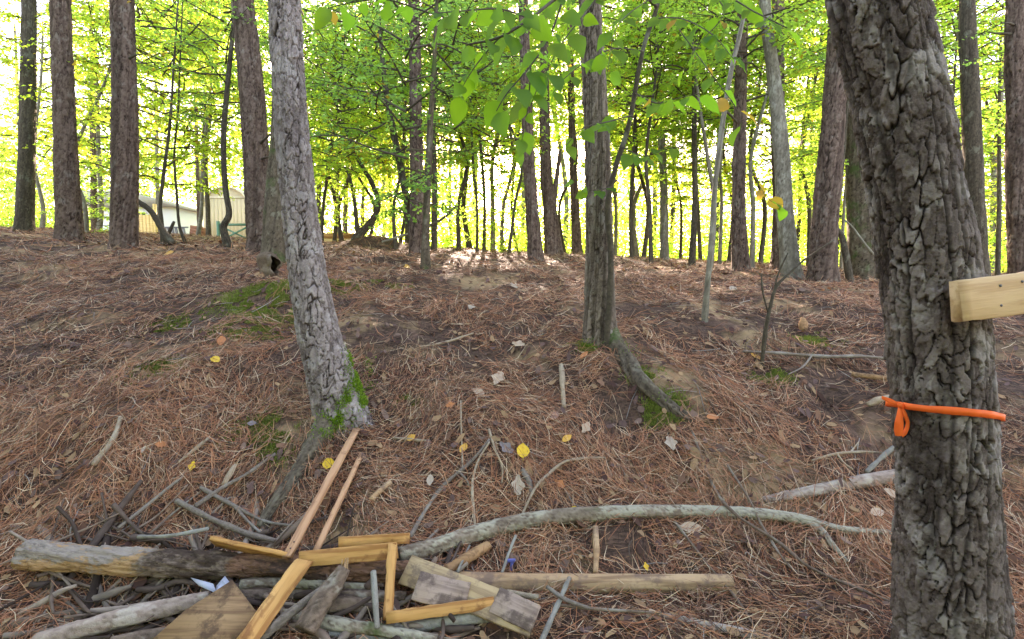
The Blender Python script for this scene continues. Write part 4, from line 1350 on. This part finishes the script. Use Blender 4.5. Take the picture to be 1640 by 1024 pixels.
G_, P_, B_, D_ = M_STICK_GREY, M_STICK_PALE, M_STICK_BLUE, M_LOG_BROWN
STICKS = [
    ('upright grey stick standing in the hollow of the zigzag frame', [(598, 915, .20), (601, 960, .16), (604, 1006, .10)], [10, 11, 11], B_),
    ('thin pale stick leaning behind the top of the long plank', [(733, 916, .10), (752, 874, .04)], [5, 4], B_),
    ('thin pale stick leaning beside the blue clip', [(803, 920, .07), (814, 888, .05), (826, 858, .05)], [5, 5, 4], B_),
    ('small pale branch piece beside the right end of the long plank', [(812, 948, .06), (862, 957, .05)], [8, 8], P_),
    ('bluish stick slanting up at the bottom centre right', [(866, 1030, .05), (888, 980, .06), (912, 926, .05)], [9, 9, 8], B_),
    ('long thin vine snaking down towards the big pine', [(1108, 690, .02), (1141, 776, .03), (1176, 822, .08), (1246, 868, .05), (1303, 912, .04), (1430, 966, .03)], [4, 5, 5, 5, 5, 5], D_),
    ('second thin vine crossing the lichen branch', [(1165, 745, .03), (1200, 800, .06), (1222, 845, .05), (1262, 905, .03), (1290, 920, .02)], [4, 4, 4, 3, 3], D_),
    ('long grey violet branch rising from the amber board to the middle of the bank', [(657, 860, .04), (683, 815, .03), (710, 778, .03), (756, 738, .03), (784, 704, .03)], [7, 7, 6, 6, 4], G_),
    ('pale curved twig right of the grey violet branch', [(761, 845, .03), (757, 800, .03), (757, 770, .03), (766, 738, .03), (784, 708, .03)], [5, 5, 4, 4, 3], P_),
    ('short pale twig hanging from a grey tuft in the middle of the bank', [(783, 688, .03), (793, 720, .03), (804, 748, .03), (804, 773, .02)], [4, 4, 4, 3], P_),
    ('very thin straight twig left of the forked branches', [(738, 642, .03), (739, 690, .03), (741, 752, .03)], [3, 3, 3], P_),
    ('bowed pale twig arching to the right in the middle of the bank', [(832, 834, .03), (856, 784, .03), (878, 760, .03), (904, 740, .03), (935, 734, .02), (968, 733, .02)], [5, 5, 5, 4, 4, 3], P_),
    ('flat grey strip of bark beside the bowed twig', [(836, 752, .02), (847, 772, .02), (852, 792, .02)], [8, 10, 8], G_),
    ('white lichened twig right of the mossy pine foot', [(628, 702, .02), (655, 704, .02), (686, 707, .02)], [4, 5, 4], P_),
    ('straight slender stick at the far left of the bank', [(190, 846, .06), (240, 806, .05), (294, 762, .03)], [6, 5, 4], G_),
    ('thick grey stick pointing at the tilted amber board', [(283, 802, .06), (320, 822, .07), (356, 839, .08), (400, 856, .09), (440, 866, .09)], [9, 10, 10, 9, 8], G_),
    ('long grey stick running right to the stakes', [(321, 781, .05), (350, 797, .05), (376, 811, .06), (422, 834, .06), (470, 843, .07)], [7, 7, 6, 6, 4], G_),
    ('tapered stick crossing upward toward the grey root', [(313, 811, .06), (356, 781, .04), (396, 759, .03), (441, 727, .03)], [8, 7, 6, 5], G_),
    ('split pale green stick on the left of the bank', [(286, 740, .02), (312, 720, .02), (336, 700, .02)], [4, 6, 4], P_),
    ('stubby broken wood piece standing by the crossing sticks', [(358, 778, .03), (366, 762, .04), (376, 745, .05)], [9, 9, 6], P_),
    ('thin twig under the thick grey stick', [(238, 857, .05), (280, 820, .04), (322, 787, .04)], [5, 4, 3], D_),
    ('low grey stick with a white broken tip behind the peeling log', [(222, 860, .10), (275, 858, .11), (334, 847, .12)], [6, 7, 7], B_),
    ('pale barkless stick cut by the left edge', [(150, 745, .03), (180, 705, .03), (194, 668, .02)], [8, 9, 6], P_),
    ('short split yellowish stick near the thin stake', [(594, 801, .04), (610, 785, .05), (626, 772, .05)], [9, 9, 7], M_LOG_PALE),
    ('long thin branch lying level across the right of the bank', [(1190, 563, .04), (1250, 566, .05), (1320, 571, .05), (1380, 571, .05), (1432, 576, .04)], [4, 5, 5, 5, 5], G_),
    ('pale stick touching the left side of the big pine above the tape', [(1390, 648, .04), (1412, 639, .05), (1442, 634, .05)], [10, 10, 9], P_),
    ('bluish stick under the tape beside the big pine', [(1388, 756, .04), (1415, 730, .05), (1448, 704, .05)], [7, 7, 7], B_),
    ('forked white twig left of the big pine', [(1300, 738, .03), (1340, 727, .03), (1380, 724, .03), (1424, 726, .02)], [4, 4, 4, 3], P_),
    ('crumbling brown branch above the tape level behind the big pine', [(1365, 600, .03), (1400, 604, .03), (1440, 608, .03)], [8, 9, 8], M_ROT),
    ('upright strip of pale rotten bark below the middle pine', [(899, 585, .02), (901, 615, .02), (903, 652, .02)], [8, 9, 7], P_),
    ('splintered upright wood strip between lichen branch and peeled log', [(954, 845, .03), (955, 880, .03), (954, 918, .03)], [8, 11, 9], M_LOG_PALE),
    ('thin twig lying on the upper bank left of the middle pine', [(672, 556, .02), (715, 548, .02), (758, 534, .02)], [3, 4, 3], P_),
    ('small dark stick near the lichen blotched trunk', [(628, 430, .02), (650, 424, .03), (664, 419, .02)], [4, 4, 3], D_),
    ('thin reddish twig across the bottom right corner', [(1080, 835, .03), (1130, 900, .03), (1180, 960, .03), (1215, 1015, .02)], [4, 4, 4, 4], D_),
    ('crooked grey twig right of the peeled log end', [(1150, 600, .03), (1185, 640, .02), (1215, 668, .02)], [3, 3, 2], G_),
    ('thin crossing stick at the lower right of the pile', [(885, 968, .05), (960, 976, .05), (1060, 982, .04)], [5, 5, 4], D_),
    ('short thick twig across the peeled log', [(876, 940, .09), (905, 960, .08), (945, 975, .06)], [7, 6, 5], G_),
]
for q, (lab, pts, wid, mt) in enumerate(STICKS):
    fk = ()
    if lab.startswith('long grey violet'):
        fk = [([(735, 756, .03), (748, 770, .03), (752, 782, .02)], [4, 3, 2])]
    if lab.startswith('forked white'):
        fk = [([(1340, 727, .03), (1352, 742, .03), (1366, 752, .02)], [4, 3, 3]), ([(1362, 725, .03), (1375, 708, .03)], [3, 2])]
    if lab.startswith('long grey stick'):
        fk = [([(376, 811, .06), (400, 838, .06), (428, 862, .06)], [6, 5, 4])]
    if lab.startswith('long thin branch'):
        fk = [([(1300, 570, .05), (1285, 588, .03), (1262, 600, .02)], [3, 3, 2])]
    stick(lab, pts, wid, mt, 200 + q, forks=fk)

# standing dead twig on the right of the bank
ds = thing('dead_sapling', 'leafless dead sapling with crooked twigs standing on the right of the bank', 'sapling', L(1220, 590))
dsb = np.array(ds.location)
for nm, pp, ww in (('stem', [(1219, 592), (1226, 530), (1234, 490), (1243, 460), (1262, 440), (1290, 415), (1335, 385)], [7, 7, 6, 5, 4, 3, 2]), ('twig', [(1240, 468), (1246, 440), (1262, 405)], [4, 3, 2]), ('twig', [(1230, 500), (1222, 470), (1219, 440)], [3, 3, 2])):
    P = [W(a, b, dsb[1]) for a, b in pp]
    V, F, A = tube(P, [w / 2 / FPX * dsb[1] for w in ww], 8, .02, .12, 5)
    obj(nm, mesh(nm, V - dsb, F, M_BARK_DARK, A, True), ds)
# fallen poles among the crest trees and the dead limb leaning by the fence
for lab, pp, d0_, ww, mt in (('dead dark limb leaning from the far left pine down past the picket fence', [(214, 318), (241, 338), (258, 365), (276, 391)], 8.8, [8, 9, 9, 11], M_BARK_DARK),
                        ('thin fallen pole resting on the ground left of the brown pine', [(612, 388), (640, 379), (668, 370)], 11.2, [4, 4, 3], M_BARK_GREY),
                        ('thin bent limb reaching up right from the brown pine', [(678, 366), (700, 356), (718, 343), (732, 328)], 10.1, [5, 5, 4, 3], M_BARK_DARK),
                        ('pale bent branch poking out left of the big dark pine', [(1398, 408), (1380, 385), (1366, 365), (1352, 352)], 6.2, [5, 4, 3, 2], M_BARK_GREY)):
    P = [W(a, b, d0_) for a, b in pp]
    b = P[0].copy()
    V, F, A = tube(P, [w / 2 / FPX * d0_ for w in ww], 9, .05, .12, 8)
    o = obj('dead_limb', mesh('dead_limb', V - b, F, mt, A, True)); o.location = b
    tag(o, lab, 'branch')

# rotten hollow stump chunk behind the leaning grey pine
cs = L(428, 438, .0)
ang = np.linspace(0, 2 * np.pi, 40, endpoint=False)
rows = []
for q, (ax, rad) in enumerate(((.34, .10), (.34, .135), (.22, .15), (.10, .155), (0, .15), (-.03, .11), (.05, .085), (.18, .06))):
    rr_ = rad * (1 + .16 * np.sin(ang * 3 + q * .3) + .10 * np.sin(ang * 7 + q) + .05 * np.sin(ang * 13))
    rows.append(np.stack([ax * .75 + 0 * ang + .03 * np.sin(ang * 5 + q), ax * .4 + rr_ * np.cos(ang) * .35 - .4 * ax, rr_ * np.sin(ang) + .10 + ax * .05], 1))
VV = np.concatenate(rows)
VV = VV @ np.array([[.75, .66, 0], [-.66, .75, 0], [0, 0, 1]]).T
st_ = obj('hollow_stump', mesh('hollow_stump', VV, [grid_faces(8, 40)], bark_mat('rotten_stump', (.075, .052, .038), (.15, .11, .082), (.03, .02, .015), (.24, .20, .165), .35, 30), np.tile([1, .5, .5], (len(VV), 1)), True))
st_.location = cs + [-.05, 0, -.05]
st_.scale = (1.35, 1.35, 1.2)
tag(st_, 'rotten hollow chunk of wood on the brow behind the leaning grey pine', 'stump')
st2 = stick('small reddish broken stump in the needles on the right of the bank', [(1287, 530, .0), (1286, 518, .04), (1285, 510, .07)], [14, 12, 7], M_ROT, 77, 'small_stump', 'stump', 10, None)

# blue clip among the sticks
c0 = L(815, 908, .04)
cl = thing('plastic_clip', 'small blue plastic clip lying among sticks behind the peeled log', 'clip', c0)
M_BLUE = plain_mat('blue_plastic', (.07, .09, .30), .4, .1, 8, .5)
for nm, a, b in (('jaw', (-.024, -.008, .026), (.026, .006, .042)), ('handle', (.004, -.007, -.030), (.020, .006, .0255)), ('handle', (-.022, -.006, .004), (-.012, .005, .0255))):
    V, F = box(a[0], b[0], a[1], b[1], a[2], b[2])
    V[:, 0] += V[:, 2] * .2
    o = obj(nm, mesh(nm, V, F, M_BLUE), cl)
    bv = o.modifiers.new('soft', 'BEVEL'); bv.width = .003; bv.segments = 2

# ------------------------------------------------------------------ fallen leaves that stand out
def leaf_material(name, c):
    m, nt, out = new_mat(name); g = N(nt)
    n1 = g.noise(5, 4, .6)
    b = g.bsdf(out, g.mix(n1, tuple(x * .75 for x in c), tuple(min(1, x * 1.2) for x in c)), .6, n1, .3, .003, .3)
    return m


LM = {'yellow': leaf_material('fallen_yellow', (.70, .42, .03)), 'gold': leaf_material('fallen_gold', (.58, .30, .05)), 'orange': leaf_material('fallen_orange', (.42, .15, .05)), 'tan': leaf_material('fallen_tan', (.42, .30, .20)),
      'pale': leaf_material('fallen_pale', (.36, .28, .20)), 'brown': leaf_material('fallen_brown', (.24, .13, .09)), 'grey': leaf_material('fallen_grey', (.19, .155, .155))}
SH = {'round': lobed_leaf(18, 1, 0, True, 4, .85), 'oval': lobed_leaf(16, 1, 0, True, 5, .55), 'oak': lobed_leaf(26, 6, .45, True, 6, .72)}
FALLEN = [
    (836, 726, 24, 'yellow', 'round', 'largest round yellow leaf in the middle of the bank'), (907, 708, 19, 'gold', 'oval', 'golden oval leaf up right of the largest yellow leaf'), (742, 725, 20, 'gold', 'oval', 'curled golden leaf beside the very thin twig'),
    (313, 752, 17, 'yellow', 'oak', 'bright yellow leaf above the crossed sticks at left'), (348, 583, 22, 'yellow', 'oval', 'long yellow leaf below the mossy brow at left'), (356, 553, 22, 'orange', 'oval', 'orange leaf just above the long yellow leaf at left'),
    (531, 746, 20, 'yellow', 'round', 'round yellow leaf tucked behind the longer stake'), (921, 820, 12, 'yellow', 'oval', 'tiny yellow leaf resting on the lichen branch'), (1032, 912, 13, 'yellow', 'oak', 'small yellow leaf just above the peeled log'),
    (1206, 578, 18, 'gold', 'round', 'yellow cap shaped leaf by the dead sapling'), (1138, 676, 22, 'orange', 'oval', 'rusty orange leaf below the end of the pine root'), (650, 432, 16, 'gold', 'oval', 'dull golden leaf near the small dark stick'),
    (662, 708, 15, 'gold', 'round', 'small round tan gold leaf under the white twig'), (797, 613, 32, 'tan', 'oak', 'large tan oak leaf on the middle of the bank'), (766, 635, 24, 'tan', 'oval', 'tan oval leaf left of the large oak leaf'),
    (831, 558, 22, 'tan', 'oak', 'tan leaf below the turf left of the middle pine'), (822, 463, 16, 'pale', 'oak', 'small pale leaf high on the bank'), (754, 498, 17, 'pale', 'oak', 'pale oak leaf high on the bank left of centre'),
    (1074, 718, 28, 'pale', 'oak', 'whitish curled leaf right of centre'), (826, 780, 32, 'pale', 'oak', 'big pale oak leaf above the lichen branch'), (690, 776, 20, 'pale', 'oval', 'narrow cream leaf left of the grey violet branch'),
    (808, 720, 26, 'grey', 'oak', 'grey leaf beside the largest yellow leaf'), (886, 673, 20, 'brown', 'oval', 'reddish brown leaf above the golden oval leaf'), (893, 780, 20, 'orange', 'oak', 'rusty leaf right of the big pale oak leaf'),
    (722, 655, 16, 'orange', 'oak', 'small rusty leaf above the very thin twig'), (1045, 1000, 30, 'tan', 'oak', 'star shaped tan leaf at the bottom right'), (1105, 852, 34, 'tan', 'oval', 'broad tan leaf just below the lichen branch'),
    (938, 576, 18, 'orange', 'oval', 'orange leaf at the foot of the middle pine'), (1398, 828, 26, 'tan', 'oval', 'long tan leaf between the lichen branch and the big pine'), (262, 718, 18, 'orange', 'oval', 'orange tan leaf at far left'), (238, 727, 14, 'pale', 'oval', 'pale pebble like leaf at far left'),
    (936, 690, 22, 'tan', 'oak', 'tan leaf right of the golden oval leaf'), (408, 684, 16, 'grey', 'oval', 'violet grey leaf left of the mossy pine foot'), (1172, 468, 14, 'pale', 'round', 'pale leaf near the foot of the mossy brown trunk'),
    (275, 410, 18, 'gold', 'oval', 'yellow leaf near the crest at the far left'), (1420, 795, 24, 'tan', 'oval', 'tan leaf below the smooth pinkish log'), (552, 560, 18, 'tan', 'oval', 'tan leaf on the bank beside the leaning grey pine'),
]
for q, (px, py, w, cm, shp, lab) in enumerate(FALLEN):
    p = L(px, py, .0)
    V, F = SH[shp]
    s_ = w / FPX * p[1] * 1.05
    eps = .04
    nrm = unit(np.array([-(land(p[0] + eps, p[1]) - land(p[0] - eps, p[1])) / (2 * eps), -(land(p[0], p[1] + eps) - land(p[0], p[1] - eps)) / (2 * eps), 1.0]))
    nrm = unit(nrm + np.array([0, -.35, .1]) + rl.normal(0, .15, 3))
    vv = (V - [.5, 0, 0]) * [1, 1, rl.uniform(.8, 2.4)]
    fl = obj('fallen_leaf', mesh('fallen_leaf', vv, F, LM[cm], None, True))
    a = rl.uniform(0, 6.28)
    x = unit(np.cross([math.sin(a), math.cos(a), .1], nrm)); y_ = np.cross(nrm, x)
    m = Matrix((Vector(x), Vector(y_), Vector(nrm))).transposed().to_4x4()
    m.translation = Vector(p + nrm * .046)
    fl.matrix_world = m @ Matrix.Scale(float(s_), 4)
    tag(fl, lab, 'leaf', 'fallen leaves that stand out on the bank')

# the tangle of broken branches under and between the boards
tb = MB()
for q in range(330):
    px, py = rl.uniform(60, 720), rl.uniform(860, 1090)
    if px > 500 and py < 890:
        continue
    p = L(px, min(py, 1060), 0)
    if py > 1060:
        p = p - [0, .25 * rl.random(), 0]
    a = rl.normal(0, .75); l_ = rl.uniform(.12, .6)
    P = np.array([[p[0] + math.cos(a) * l_ * t, p[1] + math.sin(a) * l_ * t, 0] for t in (-.5, -.15, .2, .5)]) + rl.normal(0, .007, (4, 3))
    h0 = rl.uniform(.0, .085)
    P[:, 2] = land(P[:, 0], P[:, 1]) + h0 + np.linspace(-.5, .5, 4) * rl.normal(0, .06)
    rr_ = rl.choice([.004, .006, .009, .013, .018])
    V, F, A = tube(P, [rr_, rr_, rr_ * .9, rr_ * .6], 8, .03, .2, q)
    c = [np.array([.13, .088, .065]), np.array([.20, .14, .10]), np.array([.06, .04, .03]), np.array([.09, .062, .048]), np.array([.26, .20, .15])][rl.integers(5)] * rl.uniform(.75, 1.2)
    k = (.75 + .5 * hash2(np.floor(V[:, 0] * 55), np.floor(V[:, 2] * 90 + V[:, 1] * 40), q))[:, None]
    tb.add(V, F, np.clip(c[None] * k, 0, .6))
o = tb.build('brush_debris', M_LITTER)
tag(o, 'tangle of small broken branches beneath the boards and logs', 'brush', kind='stuff')

# small twigs mixed into the litter
tb = MB()
for q in range(520):
    yv = rl.uniform(1.9, 6.5); xv = rl.uniform(-1, 1) * (yv * 1.05 + .2)
    if yv > 3 and rl.random() < .4:
        continue
    a = rl.uniform(0, 6.28); l_ = rl.uniform(.06, .30)
    P = np.array([[xv + math.cos(a) * l_ * t, yv + math.sin(a) * l_ * t, 0] for t in (-.5, 0, .5)]) + rl.normal(0, .012, (3, 3))
    P[:, 2] = land(P[:, 0], P[:, 1]) + rl.uniform(.012, .04)
    rr_ = rl.uniform(.0015, .0042)
    V, F, A = tube(P, [rr_, rr_, rr_ * .6], 5, .06, .1, q)
    c = [np.array([.20, .17, .15]), np.array([.32, .27, .22]), np.array([.12, .085, .065])][rl.integers(3)] * rl.uniform(.8, 1.2)
    tb.add(V, F, np.tile(c, (len(V), 1)))
o = tb.build('twig_litter', M_LITTER, smooth=True)
tag(o, 'short broken twigs strewn through the needles', 'twig litter', kind='stuff')

# ------------------------------------------------------------------ yard beyond the crest at the left
M_SHED = plain_mat('shed_tan', (.62, .50, .32), .8, .08, 3)
M_TRIM = plain_mat('trim_cream', (.75, .68, .52), .7, .06, 3)
M_SHINGLE = plain_mat('roof_grey', (.42, .39, .35), .9, .2, 10)
M_WHITE = plain_mat('wall_white', (.78, .77, .72), .8, .06, 2)
M_FENCE = wood_mat('fence_yellow', (.62, .45, .20), (.70, .53, .26), (.45, .31, .13))
M_GREEN = plain_mat('gate_green', (.10, .22, .15), .6, .1)
M_BRICKRED = plain_mat('box_russet', (.30, .13, .075), .8, .2)
M_CART = plain_mat('cart_grey', (.22, .22, .24), .5, .15)


def prism(prof, y0, y1):
    """profile in x,z pushed from y0 to y1"""
    n = len(prof)
    V = np.array([[x, y0, z] for x, z in prof] + [[x, y1, z] for x, z in prof])
    e = np.arange(n)
    return V, [np.array([e]), np.array([e[::-1] + n]), np.stack([(e + 1) % n, e, e + n, (e + 1) % n + n], 1)]


def pobj(name, VF, mat, parent):
    return obj(name, mesh(name, VF[0], VF[1], mat), parent)


sb_ = W(365, 392, 28)
shed = thing('garden_shed', 'tan garden shed with barn shaped roof beyond the crest', 'shed', sb_)
gam = [(-1.28, 0), (1.28, 0), (1.28, 2.1), (1.12, 2.5), (.85, 2.8), (.45, 3.02), (0, 3.12), (-.45, 3.02), (-.85, 2.8), (-1.12, 2.5), (-1.28, 2.1)]
pobj('wall', prism([(x, z) for x, z in gam], 0, 3.6), M_SHED, shed)
for q in range(12):
    x0 = -1.28 + q * .2133
    ztop = min(2.52, np.interp(max(abs(x0), abs(x0 + .2133)), [0, .45, .85, 1.12, 1.28], [3.1, 3.0, 2.78, 2.48, 2.08]))
    pobj('siding_board', box(x0 + .001, x0 + .2123, -.022, -.003, .12, ztop), M_SHED, shed)
pobj('trim', box(-1.05, 1.05, -.05, -.025, 2.54, 2.62), M_TRIM, shed)
pobj('foundation', box(-1.32, 1.32, -.06, 3.62, -1.2, .10), M_TRIM, shed)
arc = [(-1.28, 2.1), (-1.12, 2.5), (-.85, 2.8), (-.45, 3.02), (0, 3.12), (.45, 3.02), (.85, 2.8), (1.12, 2.5), (1.28, 2.1)]
inner = [(x * 1.02, z + .02) for x, z in arc]; outer = [(x * 1.075, z + .09) for x, z in arc]
VV, FF = prism(inner + outer[::-1], -.12, 3.75)
n_ = 18
quad = np.array([[k, k + 1, n_ - 2 - k, n_ - 1 - k] for k in range(8)])
FF = [FF[2], quad, quad[:, ::-1] + n_]
pobj('roof', (VV, FF), M_TRIM, shed)
pobj('lamp', box(-1.12, -1.02, -.09, -.026, 1.02, 1.14), M_WHITE, shed)

hb = W(238, 392, 34)
house = thing('house', 'white walled house partly seen behind the picket fence', 'house', hb)
pobj('wall', box(-3.6, 1.75, 0, 7, -1.2, 2.55), M_WHITE, house)
pobj('roof', prism([(-4.0, 2.50), (2.05, 2.50), (2.05, 2.62), (-1.0, 3.5), (-4.0, 3.5)], -.4, 7.4), M_SHINGLE, house)
w_ = pobj('window', box(-.9, .0, -.06, .02, 1.45, 2.15), M_TRIM, house)
pobj('pane', box(-.83, -.07, -.075, -.062, 1.52, 2.08), plain_mat('window_green', (.04, .09, .05), .2, .2), w_)

fb = W(232, 392, 21)
fence = thing('picket_fence', 'yellow wooden picket fence section beside the far left pine', 'fence', fb)
for q in range(9):
    z1 = 1.22 + .012 * ((q * 7) % 3)
    pobj('picket', prism([(-.90 + q * .145, -1), (-.765 + q * .145, -1), (-.765 + q * .145, z1 - .03), (-.79 + q * .145, z1), (-.875 + q * .145, z1), (-.90 + q * .145, z1 - .03)], 0, .02), M_FENCE, fence)
for z in (.25, .85):
    pobj('rail', box(-.92, .42, .025, .06, z, z + .09), M_FENCE, fence)
pobj('post', box(.40, .50, .0, .10, -1, 1.68), M_FENCE, fence)

gb = W(375, 390, 18)
gate = thing('field_gate', 'green gate with crossed braces in front of the tan shed', 'gate', gb)
pobj('post', box(-.58, -.49, -.05, .05, -.6, .78), M_GREEN, gate)
pobj('post', box(.60, .69, -.05, .05, -.6, .78), M_GREEN, gate)
pobj('rail', box(-.488, .598, -.03, .03, .62, .70), M_GREEN, gate)
pobj('rail', box(-.488, .598, -.03, .03, .02, .09), M_GREEN, gate)
for s_, yo in ((1, -.035), (-1, .012)):
    V, F = box(-.60, .60, yo, yo + .022, -.03, .03)
    a = math.atan2(.52, 1.08) * s_
    V = np.stack([V[:, 0] * math.cos(a) - V[:, 2] * math.sin(a) + .055, V[:, 1], V[:, 0] * math.sin(a) + V[:, 2] * math.cos(a) + .355], 1)
    pobj('brace', (V, F), M_GREEN, gate)

cb = W(283, 390, 22)
cart = thing('yard_cart', 'grey slatted yard cart standing between fence and shed', 'cart', cb)
for q in range(6):
    V, F = box(-.48 + q * .16, -.36 + q * .16, 0, .03, .18, .72)
    V[:, 0] -= (V[:, 2] - .18) * .15
    pobj('slat', (V, F), M_CART, cart)
pobj('rail', box(-.55, .55, -.03, -.003, .66, .72), M_CART, cart)
pobj('rail', box(-.50, .55, -.03, -.003, .18, .24), M_CART, cart)
for x in (-.35, .35):
    V, F, A = tube([np.array([x, .1, -.02]), np.array([x, .16, -.02])], [.2, .2], 18, .03, 0, 1)
    pobj('wheel', (V, F), M_CART, cart)
xb = W(314, 382, 23)
rb_ = thing('wooden_crate', 'russet brown tilted crate beside the tan shed', 'crate', xb)
for q in range(4):
    V, F = box(-.30, .30, -.02, .0, .02 + q * .135, .145 + q * .135)
    V[:, 2] -= V[:, 0] * .15
    V[:, 0] += V[:, 2] * .12
    pobj('slat', (V, F), M_BRICKRED, rb_)
V, F = box(-.30, .30, .003, .45, .02, .53); V[:, 2] -= V[:, 0] * .15; V[:, 0] += V[:, 2] * .12
pobj('body', (V, F), M_BRICKRED, rb_)
ob = W(537, 393, 17)
bed = thing('raised_bed', 'low amber plank box beyond the crest right of the leaning grey pine', 'planter', ob)
for q in range(3):
    pobj('plank', box(-.62, .62, 0, .03, -.15 + q * .19, .03 + q * .19), M_FENCE if q < 2 else M_LUMBER_ORANGE, bed)
pobj('side_plank', (np.array([[.59, .035, -.15], [.62, .035, -.15], [.62, 1.1, -.15], [.59, 1.1, -.15], [.59, .035, .41], [.62, .035, .41], [.62, 1.1, .41], [.59, 1.1, .41]]), [BOXF]), M_LUMBER_ORANGE, bed)
pobj('side_plank', box(-.62, -.59, .035, 1.1, -.15, .41), M_LUMBER_ORANGE, bed)
pobj('back_plank', box(-.62, .62, 1.105, 1.135, -.15, .50), M_LUMBER_ORANGE, bed)
